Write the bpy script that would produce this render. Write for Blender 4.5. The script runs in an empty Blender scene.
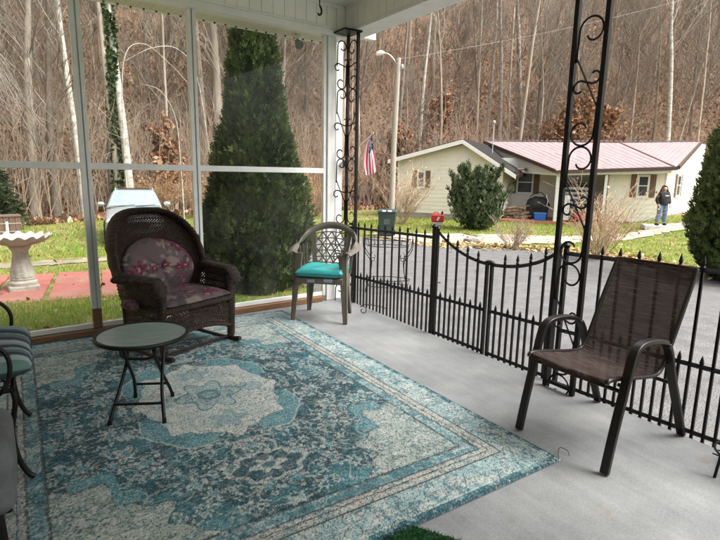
import bpy, bmesh, math, random
import numpy as np
from mathutils import Vector, Matrix

random.seed(7)
RNG = np.random.default_rng(7)
SC = bpy.context.scene
COL = SC.collection
R = math.radians
PI = math.pi

# ------------------------------------------------------------------ materials
def _nodes(name):
    m = bpy.data.materials.new(name)
    m.use_nodes = True
    nt = m.node_tree
    b = nt.nodes['Principled BSDF']
    return m, nt, b

def _set(b, key, val):
    if key in b.inputs:
        b.inputs[key].default_value = val

def c4(c):
    return (c[0], c[1], c[2], 1.0)

def mat(name, col, rough=0.6, col2=None, scale=6.0, detail=4.0, bump=0.0, bscale=None, metal=0.0,
        spec=0.5, stretch=None, lo=0.35, hi=0.65, rand=0.0, transmit=0.0):
    """Principled material with a noise blend between two base colours and noise bump."""
    m, nt, b = _nodes(name)
    N, L = nt.nodes, nt.links
    _set(b, 'Roughness', rough); _set(b, 'Metallic', metal); _set(b, 'Specular IOR Level', spec)
    tc = N.new('ShaderNodeTexCoord')
    src = tc.outputs['Object']
    if stretch:
        mp = N.new('ShaderNodeMapping'); mp.inputs['Scale'].default_value = stretch
        L.new(src, mp.inputs['Vector']); src = mp.outputs['Vector']
    out = None
    if col2 is not None:
        nz = N.new('ShaderNodeTexNoise'); nz.inputs['Scale'].default_value = scale; nz.inputs['Detail'].default_value = detail
        nz.inputs['Roughness'].default_value = 0.65
        L.new(src, nz.inputs['Vector'])
        rp = N.new('ShaderNodeValToRGB')
        rp.color_ramp.elements[0].position = lo; rp.color_ramp.elements[0].color = c4(col)
        rp.color_ramp.elements[1].position = hi; rp.color_ramp.elements[1].color = c4(col2)
        L.new(nz.outputs['Fac'], rp.inputs['Fac'])
        out = rp.outputs['Color']
    if rand > 0:
        oi = N.new('ShaderNodeObjectInfo')
        hs = N.new('ShaderNodeHueSaturation')
        mr = N.new('ShaderNodeMapRange'); mr.inputs['To Min'].default_value = 1 - rand; mr.inputs['To Max'].default_value = 1 + rand
        L.new(oi.outputs['Random'], mr.inputs['Value']); L.new(mr.outputs['Result'], hs.inputs['Value'])
        if out is None:
            hs.inputs['Color'].default_value = c4(col)
        else:
            L.new(out, hs.inputs['Color'])
        out = hs.outputs['Color']
    if out is None:
        b.inputs['Base Color'].default_value = c4(col)
    else:
        L.new(out, b.inputs['Base Color'])
    if bump > 0:
        n2 = N.new('ShaderNodeTexNoise'); n2.inputs['Scale'].default_value = bscale or scale * 4; n2.inputs['Detail'].default_value = 5
        L.new(src, n2.inputs['Vector'])
        bp = N.new('ShaderNodeBump'); bp.inputs['Strength'].default_value = bump; bp.inputs['Distance'].default_value = 0.02
        L.new(n2.outputs['Fac'], bp.inputs['Height']); L.new(bp.outputs['Normal'], b.inputs['Normal'])
    if transmit > 0:
        _set(b, 'Transmission Weight', transmit)
    return m

def attr_mat(name, rough=0.8, spec=0.3, noise=0.0, nscale=60.0, bump=0.0, stretch=None, trans=0.0):
    """Colour from the mesh's colour attribute, broken up by a fine noise."""
    m, nt, b = _nodes(name)
    N, L = nt.nodes, nt.links
    _set(b, 'Roughness', rough); _set(b, 'Specular IOR Level', spec)
    at = N.new('ShaderNodeAttribute'); at.attribute_name = 'Col'
    out = at.outputs['Color']
    if noise > 0 or bump > 0:
        tc = N.new('ShaderNodeTexCoord'); src = tc.outputs['Object']
        if stretch:
            mp = N.new('ShaderNodeMapping'); mp.inputs['Scale'].default_value = stretch
            L.new(src, mp.inputs['Vector']); src = mp.outputs['Vector']
        nz = N.new('ShaderNodeTexNoise'); nz.inputs['Scale'].default_value = nscale; nz.inputs['Detail'].default_value = 3
        L.new(src, nz.inputs['Vector'])
        if noise > 0:
            mr = N.new('ShaderNodeMapRange')
            mr.inputs['From Min'].default_value = 0.3; mr.inputs['From Max'].default_value = 0.7
            mr.inputs['To Min'].default_value = 1 - noise; mr.inputs['To Max'].default_value = 1 + noise
            L.new(nz.outputs['Fac'], mr.inputs['Value'])
            hs = N.new('ShaderNodeHueSaturation'); L.new(out, hs.inputs['Color']); L.new(mr.outputs['Result'], hs.inputs['Value'])
            out = hs.outputs['Color']
        if bump > 0:
            bp = N.new('ShaderNodeBump'); bp.inputs['Strength'].default_value = bump; bp.inputs['Distance'].default_value = 0.004
            L.new(nz.outputs['Fac'], bp.inputs['Height']); L.new(bp.outputs['Normal'], b.inputs['Normal'])
    L.new(out, b.inputs['Base Color'])
    if trans > 0:
        tr = N.new('ShaderNodeBsdfTranslucent'); L.new(out, tr.inputs['Color'])
        mx = N.new('ShaderNodeMixShader'); mx.inputs[0].default_value = trans
        L.new(b.outputs[0], mx.inputs[1]); L.new(tr.outputs[0], mx.inputs[2])
        L.new(mx.outputs[0], N['Material Output'].inputs['Surface'])
    return m

def siding_mat(name, col, col2, pitch=0.12, strength=0.6):
    """Lap siding: saw-tooth bump up the wall."""
    m, nt, b = _nodes(name)
    N, L = nt.nodes, nt.links
    _set(b, 'Roughness', 0.55); _set(b, 'Specular IOR Level', 0.3)
    tc = N.new('ShaderNodeTexCoord'); sp = N.new('ShaderNodeSeparateXYZ'); L.new(tc.outputs['Object'], sp.inputs[0])
    d = N.new('ShaderNodeMath'); d.operation = 'DIVIDE'; d.inputs[1].default_value = pitch; L.new(sp.outputs['Z'], d.inputs[0])
    fr = N.new('ShaderNodeMath'); fr.operation = 'FRACT'; L.new(d.outputs[0], fr.inputs[0])
    bp = N.new('ShaderNodeBump'); bp.inputs['Strength'].default_value = strength; bp.inputs['Distance'].default_value = 0.03; bp.invert = True
    L.new(fr.outputs[0], bp.inputs['Height']); L.new(bp.outputs['Normal'], b.inputs['Normal'])
    nz = N.new('ShaderNodeTexNoise'); nz.inputs['Scale'].default_value = 1.2; nz.inputs['Detail'].default_value = 6
    L.new(tc.outputs['Object'], nz.inputs['Vector'])
    rp = N.new('ShaderNodeValToRGB'); rp.color_ramp.elements[0].position = .35; rp.color_ramp.elements[1].position = .65
    rp.color_ramp.elements[0].color = c4(col); rp.color_ramp.elements[1].color = c4(col2)
    L.new(nz.outputs['Fac'], rp.inputs['Fac']); L.new(rp.outputs['Color'], b.inputs['Base Color'])
    return m

def glass_mat(name, tint=(.93, .95, .94), refl=0.10, rough=0.015, dirt=0.012):
    """Thin pane: mostly see-through, a fresnel share of mirror, a little dust."""
    m = bpy.data.materials.new(name); m.use_nodes = True
    nt = m.node_tree; N, L = nt.nodes, nt.links
    N.remove(N['Principled BSDF'])
    tr = N.new('ShaderNodeBsdfTransparent'); tr.inputs['Color'].default_value = c4(tint)
    gl = N.new('ShaderNodeBsdfGlossy'); gl.inputs['Roughness'].default_value = rough
    fr = N.new('ShaderNodeFresnel'); fr.inputs['IOR'].default_value = 1.5
    ml = N.new('ShaderNodeMath'); ml.operation = 'MULTIPLY_ADD'; ml.inputs[1].default_value = .15; ml.inputs[2].default_value = 0.0
    L.new(fr.outputs[0], ml.inputs[0])
    mx = N.new('ShaderNodeMixShader'); L.new(ml.outputs[0], mx.inputs[0]); L.new(tr.outputs[0], mx.inputs[1]); L.new(gl.outputs[0], mx.inputs[2])
    df = N.new('ShaderNodeBsdfDiffuse'); df.inputs['Color'].default_value = (.75, .75, .7, 1)
    tc = N.new('ShaderNodeTexCoord'); nz = N.new('ShaderNodeTexNoise'); nz.inputs['Scale'].default_value = 2.5; nz.inputs['Detail'].default_value = 8
    L.new(tc.outputs['Object'], nz.inputs['Vector'])
    mr = N.new('ShaderNodeMapRange'); mr.inputs['From Min'].default_value = .4; mr.inputs['From Max'].default_value = .75
    mr.inputs['To Min'].default_value = dirt * .3; mr.inputs['To Max'].default_value = dirt * 1.6
    L.new(nz.outputs['Fac'], mr.inputs['Value'])
    m2 = N.new('ShaderNodeMixShader'); L.new(mr.outputs[0], m2.inputs[0]); L.new(mx.outputs[0], m2.inputs[1]); L.new(df.outputs[0], m2.inputs[2])
    L.new(m2.outputs[0], N['Material Output'].inputs['Surface'])
    return m

# ------------------------------------------------------------------ geometry helpers
def catmull(pts, n=8, closed=False):
    P = [Vector(p) for p in pts]
    out = []
    m = len(P)
    rng = range(m) if closed else range(m - 1)
    for i in rng:
        if closed:
            p0, p1, p2, p3 = P[(i - 1) % m], P[i], P[(i + 1) % m], P[(i + 2) % m]
        else:
            p1, p2 = P[i], P[i + 1]
            p0 = P[i - 1] if i > 0 else p1 * 2 - p2
            p3 = P[i + 2] if i + 2 < m else p2 * 2 - p1
        for k in range(n):
            t = k / n
            out.append(0.5 * ((2 * p1) + (p2 - p0) * t + (2 * p0 - 5 * p1 + 4 * p2 - p3) * t * t + (3 * p1 - p0 - 3 * p2 + p3) * t ** 3))
    if not closed:
        out.append(P[-1].copy())
    return out

class MB:
    """Collects shapes, then links them as ONE mesh object."""
    def __init__(s):
        s.v = []; s.f = []; s.m = []; s.cur = 0
    def add(s, verts, faces):
        o = len(s.v)
        s.v += [tuple(p) for p in verts]
        s.f += [tuple(i + o for i in f) for f in faces]
        s.m += [s.cur] * len(faces)
        return s
    def box(s, lo, hi):
        x0, y0, z0 = lo; x1, y1, z1 = hi
        if x0 > x1: x0, x1 = x1, x0
        if y0 > y1: y0, y1 = y1, y0
        if z0 > z1: z0, z1 = z1, z0
        v = [(x0, y0, z0), (x1, y0, z0), (x1, y1, z0), (x0, y1, z0), (x0, y0, z1), (x1, y0, z1), (x1, y1, z1), (x0, y1, z1)]
        return s.add(v, [(0, 3, 2, 1), (4, 5, 6, 7), (0, 1, 5, 4), (1, 2, 6, 5), (2, 3, 7, 6), (3, 0, 4, 7)])
    def cbox(s, c, size, M=None):
        hx, hy, hz = size[0] / 2, size[1] / 2, size[2] / 2
        v = [Vector((sx * hx, sy * hy, sz * hz)) for sz in (-1, 1) for sx, sy in ((-1, -1), (1, -1), (1, 1), (-1, 1))]
        if M is not None: v = [M @ p for p in v]
        v = [p + Vector(c) for p in v]
        return s.add(v, [(0, 3, 2, 1), (4, 5, 6, 7), (0, 1, 5, 4), (1, 2, 6, 5), (2, 3, 7, 6), (3, 0, 4, 7)])
    def tube(s, pts, r, n=8, caps=True, flat=None, up=None, closed=False):
        """Sweep a circle (or an ellipse: flat = (half width, half height)) along a path."""
        P = [Vector(p) for p in pts]
        m = len(P)
        T = []
        for i in range(m):
            if closed:
                t = P[(i + 1) % m] - P[(i - 1) % m]
            else:
                t = P[min(i + 1, m - 1)] - P[max(i - 1, 0)]
            T.append(t.normalized() if t.length > 1e-9 else Vector((0, 0, 1)))
        if up is not None:
            N = Vector(up)
            N = N - T[0] * N.dot(T[0])
            if N.length < 1e-4: N = T[0].orthogonal()
        else:
            N = T[0].orthogonal()
        N.normalize()
        V = []
        for i in range(m):
            if up is not None:
                q = Vector(up) - T[i] * Vector(up).dot(T[i])
                if q.length > 0.05: N = q.normalized()
                else: N = (N - T[i] * N.dot(T[i])).normalized()
            else:
                N = N - T[i] * N.dot(T[i])
                N = N.normalized() if N.length > 1e-6 else T[i].orthogonal().normalized()
            B = T[i].cross(N)
            if flat is not None:
                k = r[i] if isinstance(r, (list, tuple)) else 1.0
                a, b = flat[0] * k, flat[1] * k
            else:
                a = b = (r[i] if isinstance(r, (list, tuple)) else r)
            if flat is not None and n == 4:
                for sx, sy in ((-1, -1), (1, -1), (1, 1), (-1, 1)):
                    V.append(P[i] + B * (sx * a) + N * (sy * b))
            else:
                for k in range(n):
                    an = 2 * PI * (k + .5) / n
                    V.append(P[i] + B * (math.cos(an) * a) + N * (math.sin(an) * b))
        F = []
        for i in range(m if closed else m - 1):
            j = (i + 1) % m
            for k in range(n):
                k2 = (k + 1) % n
                F.append((i * n + k, i * n + k2, j * n + k2, j * n + k))
        if caps and not closed:
            F.append(tuple(range(n - 1, -1, -1)))
            F.append(tuple((m - 1) * n + k for k in range(n)))
        return s.add(V, F)
    def bar(s, p, q, w, h=None, up=(0, 0, 1)):
        return s.tube([p, q], 1, 4, True, (w / 2, (h or w) / 2), up)
    def lathe(s, prof, n=24, c=(0, 0, 0), fn=None):
        """prof: list of (radius, z); fn(angle, radius, z) -> (radius, z) can flute it."""
        V = []
        m = len(prof)
        for (r, z) in prof:
            for k in range(n):
                a = 2 * PI * k / n
                rr, zz = fn(a, r, z) if fn else (r, z)
                V.append((c[0] + rr * math.cos(a), c[1] + rr * math.sin(a), c[2] + zz))
        F = []
        for i in range(m - 1):
            for k in range(n):
                k2 = (k + 1) % n
                F.append((i * n + k, i * n + k2, (i + 1) * n + k2, (i + 1) * n + k))
        F.append(tuple(range(n - 1, -1, -1)))
        F.append(tuple((m - 1) * n + k for k in range(n)))
        return s.add(V, F)
    def surf(s, fn, nu, nv, thick=0.0, closed_u=False):
        """fn(u, v) -> point, u and v in 0..1; thick > 0 gives it a back and edges."""
        G = [[Vector(fn(i / nu, j / nv)) for j in range(nv + 1)] for i in range(nu + 1)]
        V = [p for row in G for p in row]
        w = nv + 1
        F = [(i * w + j, (i + 1) * w + j, (i + 1) * w + j + 1, i * w + j + 1) for i in range(nu) for j in range(nv)]
        if thick > 0:
            K = len(V)
            for i in range(nu + 1):
                for j in range(nv + 1):
                    du = G[min(i + 1, nu)][j] - G[max(i - 1, 0)][j]
                    dv = G[i][min(j + 1, nv)] - G[i][max(j - 1, 0)]
                    nn = du.cross(dv)
                    nn = nn.normalized() if nn.length > 1e-9 else Vector((0, 0, 1))
                    V.append(G[i][j] - nn * thick)
            F += [tuple(K + q for q in reversed(f)) for f in F[:nu * nv]]
            for i in range(nu):
                F.append((i * w, K + i * w, K + (i + 1) * w, (i + 1) * w))
                F.append((i * w + nv, (i + 1) * w + nv, K + (i + 1) * w + nv, K + i * w + nv))
            for j in range(nv):
                F.append((j, j + 1, K + j + 1, K + j))
                F.append((nu * w + j, K + nu * w + j, K + nu * w + j + 1, nu * w + j + 1))
        return s.add(V, F)
    def prism(s, poly, a, b):
        """poly: list of 3-D points (planar); extruded by the vector from a to b."""
        d = Vector(b) - Vector(a)
        n = len(poly)
        V = [Vector(p) for p in poly] + [Vector(p) + d for p in poly]
        F = [tuple(range(n - 1, -1, -1)), tuple(range(n, 2 * n))]
        F += [(i, (i + 1) % n, n + (i + 1) % n, n + i) for i in range(n)]
        return s.add(V, F)
    def blob(s, c, rad, nu=14, nv=10, fn=None, M=None):
        """An ellipsoid, shaped further by fn(direction) -> scale."""
        V = []; F = []
        V.append(Vector((0, 0, -1)))
        for j in range(1, nv):
            t = -PI / 2 + PI * j / nv
            for i in range(nu):
                a = 2 * PI * i / nu
                V.append(Vector((math.cos(t) * math.cos(a), math.cos(t) * math.sin(a), math.sin(t))))
        V.append(Vector((0, 0, 1)))
        out = []
        for d in V:
            k = fn(d) if fn else 1.0
            p = Vector((d.x * rad[0] * k, d.y * rad[1] * k, d.z * rad[2] * k))
            if M is not None: p = M @ p
            out.append(p + Vector(c))
        for i in range(nu):
            F.append((0, 1 + (i + 1) % nu, 1 + i))
            for j in range(nv - 2):
                a, b = 1 + j * nu + i, 1 + j * nu + (i + 1) % nu
                F.append((a, b, b + nu, a + nu))
            F.append((1 + (nv - 2) * nu + i, 1 + (nv - 2) * nu + (i + 1) % nu, len(V) - 1))
        return s.add(out, F)
    def build(s, name, m, parent=None, smooth=None, bevel=0.0, world=False, seg=2):
        v = s.v
        if world and parent is not None:
            inv = parent_matrix(parent).inverted()
            v = [tuple(inv @ Vector(p)) for p in v]
        me = bpy.data.meshes.new(name)
        me.from_pydata(v, [], s.f)
        ms = m if isinstance(m, (list, tuple)) else [m]
        for q in ms: me.materials.append(q)
        if len(ms) > 1:
            me.polygons.foreach_set('material_index', s.m)
        o = bpy.data.objects.new(name, me); COL.objects.link(o)
        if parent is not None: o.parent = parent
        bm = bmesh.new(); bm.from_mesh(me); bmesh.ops.recalc_face_normals(bm, faces=bm.faces); bm.to_mesh(me); bm.free()
        if smooth is not None:
            me.polygons.foreach_set('use_smooth', [True] * len(me.polygons))
            me.set_sharp_from_angle(angle=R(smooth))
        if bevel > 0:
            b = o.modifiers.new('bevel', 'BEVEL'); b.width = bevel; b.segments = seg; b.limit_method = 'ANGLE'; b.angle_limit = R(40)
        me.update()
        return o

def parent_matrix(o):
    return Matrix.Translation(o.location) @ o.rotation_euler.to_matrix().to_4x4()

def np_obj(name, verts, quads, m, parent=None, col=None, smooth=False, tri=False):
    """A mesh object from numpy arrays (colour per vertex in 'Col')."""
    k = 3 if tri else 4
    me = bpy.data.meshes.new(name)
    verts = np.ascontiguousarray(verts, dtype=np.float32); quads = np.ascontiguousarray(quads, dtype=np.int32)
    me.vertices.add(len(verts)); me.vertices.foreach_set('co', verts.ravel())
    me.loops.add(quads.size); me.loops.foreach_set('vertex_index', quads.ravel())
    me.polygons.add(len(quads))
    me.polygons.foreach_set('loop_start', np.arange(0, quads.size, k, dtype=np.int32))
    me.update(calc_edges=True)
    me.validate()
    if smooth:
        me.polygons.foreach_set('use_smooth', np.ones(len(me.polygons), dtype=bool))
    if col is not None:
        a = me.color_attributes.new('Col', 'FLOAT_COLOR', 'POINT')
        c = np.ones((len(verts), 4), dtype=np.float32); c[:, :3] = col
        a.data.foreach_set('color', c.ravel())
    for q in (m if isinstance(m, (list, tuple)) else [m]): me.materials.append(q)
    o = bpy.data.objects.new(name, me); COL.objects.link(o)
    if parent is not None: o.parent = parent
    return o

def sticks(P0, P1, r0, r1, n=3):
    """Tapered n-sided rods from arrays of end points -> (verts, quads)."""
    P0 = np.asarray(P0, float); P1 = np.asarray(P1, float)
    K = len(P0)
    r0 = np.broadcast_to(np.asarray(r0, float), (K,)); r1 = np.broadcast_to(np.asarray(r1, float), (K,))
    d = P1 - P0
    d = d / np.maximum(np.linalg.norm(d, axis=1, keepdims=True), 1e-9)
    ref = np.where(np.abs(d[:, 2:3]) > .9, np.array([[1., 0, 0]]), np.array([[0, 0, 1.]]))
    a = np.cross(d, ref); a /= np.maximum(np.linalg.norm(a, axis=1, keepdims=True), 1e-9)
    b = np.cross(d, a)
    V = np.zeros((K, 2 * n, 3))
    for k in range(n):
        t = 2 * PI * k / n
        w = a * math.cos(t) + b * math.sin(t)
        V[:, k] = P0 + w * r0[:, None]
        V[:, n + k] = P1 + w * r1[:, None]
    q = np.array([[k, (k + 1) % n, n + (k + 1) % n, n + k] for k in range(n)])
    Q = (np.arange(K) * 2 * n)[:, None, None] + q[None]
    return V.reshape(-1, 3), Q.reshape(-1, 4)

def cards(P, U, W):
    """Quads with centre P and half-vectors U, W -> (verts, quads)."""
    V = np.stack([P - U - W, P + U - W, P + U + W, P - U + W], axis=1).reshape(-1, 3)
    return V, np.arange(len(P) * 4).reshape(-1, 4)

def unit(rng, k):
    v = rng.normal(size=(k, 3)); return v / np.linalg.norm(v, axis=1, keepdims=True)

# ------------------------------------------------------------------ objects
def thing(name, label, cat, loc=(0, 0, 0), rotz=0.0, group=None):
    o = bpy.data.objects.new(name, None); COL.objects.link(o)
    o.empty_display_size = .1
    o.location = loc; o.rotation_euler = (0, 0, rotz)
    o['label'] = label; o['category'] = cat
    if group: o['group'] = group
    return o

def tag(o, label, cat, group=None):
    o['label'] = label; o['category'] = cat
    if group: o['group'] = group
    return o

def struct(o, kind='structure', label=None, cat=None):
    o['kind'] = kind
    if label: o['label'] = label
    if cat: o['category'] = cat
    return o

def dup(root, loc, rotz=0.0, label=None, scale=1.0, group=None):
    r = root.copy(); COL.objects.link(r); r.location = loc; r.rotation_euler = (0, 0, rotz); r.scale = (scale,) * 3
    if label: r['label'] = label
    if group: r['group'] = group
    for ch in list(root.children):
        c = ch.copy(); COL.objects.link(c); c.parent = r
        for g in ch.children:
            d = g.copy(); COL.objects.link(d); d.parent = c
    return r

# ------------------------------------------------------------------ value noise for patterns
def vnoise(x, y, seed=0, per=256):
    g = np.random.default_rng(seed).random((per, per))
    xi = np.floor(x).astype(int); yi = np.floor(y).astype(int)
    fx = x - xi; fy = y - yi
    fx = fx * fx * (3 - 2 * fx); fy = fy * fy * (3 - 2 * fy)
    a = g[xi % per, yi % per]; b = g[(xi + 1) % per, yi % per]; c = g[xi % per, (yi + 1) % per]; d = g[(xi + 1) % per, (yi + 1) % per]
    return (a * (1 - fx) + b * fx) * (1 - fy) + (c * (1 - fx) + d * fx) * fy

def fbm(x, y, seed=0, oct=4):
    s = 0; w = 0; a = 1.0
    for i in range(oct):
        s = s + a * vnoise(x * 2 ** i, y * 2 ** i, seed + i); w += a; a *= .55
    return s / w

def sstep(a, b, x):
    t = np.clip((x - a) / (b - a), 0, 1); return t * t * (3 - 2 * t)

# ------------------------------------------------------------------ terrain height
HU = np.array([0.61803, -0.78615]); HV = np.array([0.78615, 0.61803])    # the neighbour's house: along its front, and away from us
def ground_z(x, y):
    x = np.asarray(x, float); y = np.asarray(y, float)
    d = np.hypot(x, y)
    u = x * HU[0] + y * HU[1]; v = x * HV[0] + y * HV[1]
    g = -0.2 - 0.33 * sstep(6, 15, d) + 0.42 * sstep(2.4, 5.5, u) * sstep(16, 22, v)
    g = g + 0.03 * (fbm(x * .6 + 50, y * .6 + 50, 5, 3) - .5) * sstep(5, 8, d)
    th = np.degrees(np.arctan2(x, y))
    r0 = 22.5 + np.clip(th, -40, 75) * 0.24
    r0 = np.where(th > 38, r0 + (th - 38) * .25, r0)
    e = np.maximum(d - r0, 0)
    h = 0.64 * e * sstep(0, 8, e) + (fbm(x * .06 + 9, y * .06 + 9, 11, 4) - .5) * np.minimum(e * .25, 9)
    front = sstep(-14, -2, x * .4 + y * .9)      # the wooded hill lies ahead, not behind the camera
    return g + h * front
def gz(x, y): return float(ground_z(x, y))
def hill_edge(x, y):
    th = math.degrees(math.atan2(x, y)); r0 = 22.5 + min(max(th, -40), 75) * .24
    if th > 38: r0 += (th - 38) * .25
    return math.hypot(x, y) - r0
# ================================================================== materials used by the porch
M_white = mat('white_aluminium', (.72, .73, .71), .42, (.65, .66, .63), 5, bump=.02)
M_frame = mat('window_frame_paint', (.72, .74, .73), .45, (.64, .66, .65), 6, bump=.02)
M_vinyl = mat('vinyl_panelling', (.78, .78, .74), .45, (.72, .72, .67), 2.5, bump=.02)
M_soffit = mat('soffit_cream', (.66, .65, .54), .5, (.58, .57, .46), 3)
M_darkgap = mat('dark_gap', (.05, .05, .045), .8)
M_sillwood = mat('stained_sill_wood', (.23, .115, .05), .42, (.12, .058, .026), 3, 8, bump=.15, stretch=(1.5, 18, 18))
M_iron = mat('black_iron_paint', (.004, .004, .0045), .45, (.008, .0075, .0075), 14, bump=.05, bscale=70, spec=.22)
M_glass = glass_mat('window_glass')

def concrete_mat():
    m, nt, b = _nodes('porch_concrete')
    N, L = nt.nodes, nt.links
    tc = N.new('ShaderNodeTexCoord')
    def noise(scale, det, st=None):
        n = N.new('ShaderNodeTexNoise'); n.inputs['Scale'].default_value = scale; n.inputs['Detail'].default_value = det; n.inputs['Roughness'].default_value = .65
        if st:
            mp = N.new('ShaderNodeMapping'); mp.inputs['Scale'].default_value = st; L.new(tc.outputs['Object'], mp.inputs[0]); L.new(mp.outputs[0], n.inputs['Vector'])
        else:
            L.new(tc.outputs['Object'], n.inputs['Vector'])
        return n
    a = noise(1.6, 8); f = noise(16, 5, (1, .12, 1)); s = noise(90, 3)
    r1 = N.new('ShaderNodeValToRGB'); r1.color_ramp.elements[0].position = .32; r1.color_ramp.elements[1].position = .7
    r1.color_ramp.elements[0].color = (.19, .20, .206, 1); r1.color_ramp.elements[1].color = (.325, .333, .333, 1)
    L.new(a.outputs['Fac'], r1.inputs[0])
    def mul(c, n, lo, hi, fac):
        mr = N.new('ShaderNodeMapRange'); mr.inputs['From Min'].default_value = .3; mr.inputs['From Max'].default_value = .7
        mr.inputs['To Min'].default_value = lo; mr.inputs['To Max'].default_value = hi; L.new(n.outputs['Fac'], mr.inputs['Value'])
        mx = N.new('ShaderNodeMix'); mx.data_type = 'RGBA'; mx.blend_type = 'MULTIPLY'; mx.inputs[0].default_value = fac
        L.new(c, mx.inputs[6]); L.new(mr.outputs[0], mx.inputs[7]); return mx.outputs[2]
    c = mul(r1.outputs[0], f, .88, 1.08, 1.0); c = mul(c, s, .82, 1.12, 1.0); c = mul(c, noise(.55, 5), .84, 1.10, 1.0)
    # dirt specks and grime
    vd = N.new('ShaderNodeTexVoronoi'); vd.inputs['Scale'].default_value = 26; L.new(tc.outputs['Object'], vd.inputs['Vector'])
    vr = N.new('ShaderNodeMapRange'); vr.inputs['From Min'].default_value = .035; vr.inputs['From Max'].default_value = .11; vr.inputs['To Min'].default_value = .55; vr.inputs['To Max'].default_value = 1.0; L.new(vd.outputs['Distance'], vr.inputs['Value'])
    mv = N.new('ShaderNodeMix'); mv.data_type = 'RGBA'; mv.blend_type = 'MULTIPLY'; L.new(noise(3.2, 3).outputs['Fac'], mv.inputs[0]); L.new(c, mv.inputs[6]); L.new(vr.outputs[0], mv.inputs[7]); c = mv.outputs[2]
    # a few rusty spots
    sp = noise(5.5, 2); rs = N.new('ShaderNodeValToRGB'); rs.color_ramp.elements[0].position = .70; rs.color_ramp.elements[1].position = .78
    L.new(sp.outputs['Fac'], rs.inputs[0])
    mx = N.new('ShaderNodeMix'); mx.data_type = 'RGBA'; L.new(rs.outputs[0], mx.inputs[0]); L.new(c, mx.inputs[6]); mx.inputs[7].default_value = (.24, .21, .17, 1)
    L.new(mx.outputs[2], b.inputs['Base Color'])
    _set(b, 'Roughness', .55); _set(b, 'Specular IOR Level', .35)
    bp = N.new('ShaderNodeBump'); bp.inputs['Strength'].default_value = .25; bp.inputs['Distance'].default_value = .004
    L.new(f.outputs['Fac'], bp.inputs['Height']); L.new(bp.outputs[0], b.inputs['Normal'])
    return m
M_conc = concrete_mat()

# ------------------------------------------------------------------ floor slab
m = MB(); m.box((-1.3, -5.6, -.42), (3.205, 5.33, 0.0))
o = m.build('porch_floor', M_conc, bevel=.012); struct(o)

# ------------------------------------------------------------------ porch roof: ceiling, boxed beams, soffit, gutter, house side
RA = math.atan(.055)
roof = thing('porch_roof', 'white porch roof with panelled beams, soffit and gutter above the sitting area', 'porch roof', (3.2, 5.27, 3.0))
def WL(x, l, z):     # a point of the window side: x along it, l outwards
    dx = (x - 3.2)
    return (3.2 + dx * math.cos(RA) - l * math.sin(RA), 5.27 + dx * math.sin(RA) + l * math.cos(RA), z)
def wbox(mb, x0, x1, l0, l1, z0, z1):
    v = [WL(x, l, z) for z in (z0, z1) for x, l in ((x0, l0), (x1, l0), (x1, l1), (x0, l1))]
    mb.add(v, [(0, 3, 2, 1), (4, 5, 6, 7), (0, 1, 5, 4), (1, 2, 6, 5), (2, 3, 7, 6), (3, 0, 4, 7)])

m = MB()
for i in range(40):                        # ceiling planks
    y1 = 5.40 - i * .27
    m.box((-1.32, y1 - .266, 3.285), (3.40, y1, 3.30))
m.build('ceiling', M_vinyl, roof, world=True)
m = MB(); m.box((-1.32, -5.6, 3.303), (3.42, 5.9, 3.42)); m.build('roof_deck', M_white, roof, world=True)
m = MB()                                   # panelled faces of both beams
for i in range(36):
    x1 = 3.175 - i * .1275
    wbox(m, x1 - .1225, x1, -.035, -.026, 3.045, 3.284)
wbox(m, -1.32, 3.185, -.024, .10, 3.032, 3.284)
wbox(m, -1.32, 3.175, -.041, -.036, 3.252, 3.284)
m.build('beam', M_vinyl, roof, world=True)
m = MB()
for i in range(84):
    y1 = 5.225 - i * .1275
    m.box((3.166, y1 - .1225, 3.045), (3.175, y1, 3.284))
m.box((3.177, -5.6, 3.032), (3.40, 5.26, 3.284))
m.box((3.159, -5.6, 3.252), (3.1645, 5.22, 3.284))
m.build('beam', M_vinyl, roof, world=True)
m = MB()                                   # light trim under the panelling
wbox(m, -1.32, 3.16, -.045, .12, 2.967, 3.030)
wbox(m, -1.32, 3.16, -.048, -.037, 3.031, 3.05)
m.build('trim', M_white, roof, world=True, bevel=.004)
m = MB(); m.box((3.155, -5.6, 3.004), (3.415, 5.33, 3.0305)); m.box((3.152, -5.6, 3.031), (3.1645, 5.2, 3.05)); m.build('trim', M_white, roof, world=True, bevel=.004)
m = MB()                                   # outer soffit, ribbed
for i in range(44):
    x1 = 3.42 - i * .12
    wbox(m, x1 - .117, x1, .125, .62, 3.055, 3.07)
m.build('soffit', M_soffit, roof, world=True)
m = MB()
wbox(m, -1.4, 3.42, .622, .70, 3.054, 3.2); m.box((3.425, 5.80, 3.165), (3.965, 5.90, 3.40))
m.build('gutter', mat('gutter_white', (.72, .74, .74), .35), roof, world=True, bevel=.006)
m = MB()
for i in range(40):
    wbox(m, 3.36 - i * .12, 3.376 - i * .12, .612, .63, 3.040, 3.053)
m.build('gutter_clips', M_darkgap, roof, world=True)
m = MB()
m.tube([(3.44, 5.84, 3.1), (3.44, 5.84, -.15)], 1, 4, True, (.05, .035), (0, 1, 0))
m.build('downspout', mat('downspout_grey', (.46, .47, .47), .5), roof, world=True, bevel=.006)
m = MB(); m.box((-1.42, -5.6, -.4), (-1.302, 5.15, 3.284))
m.build('side_wall', siding_mat('porch_siding', (.60, .60, .56), (.55, .55, .50)), roof, world=True)

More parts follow.
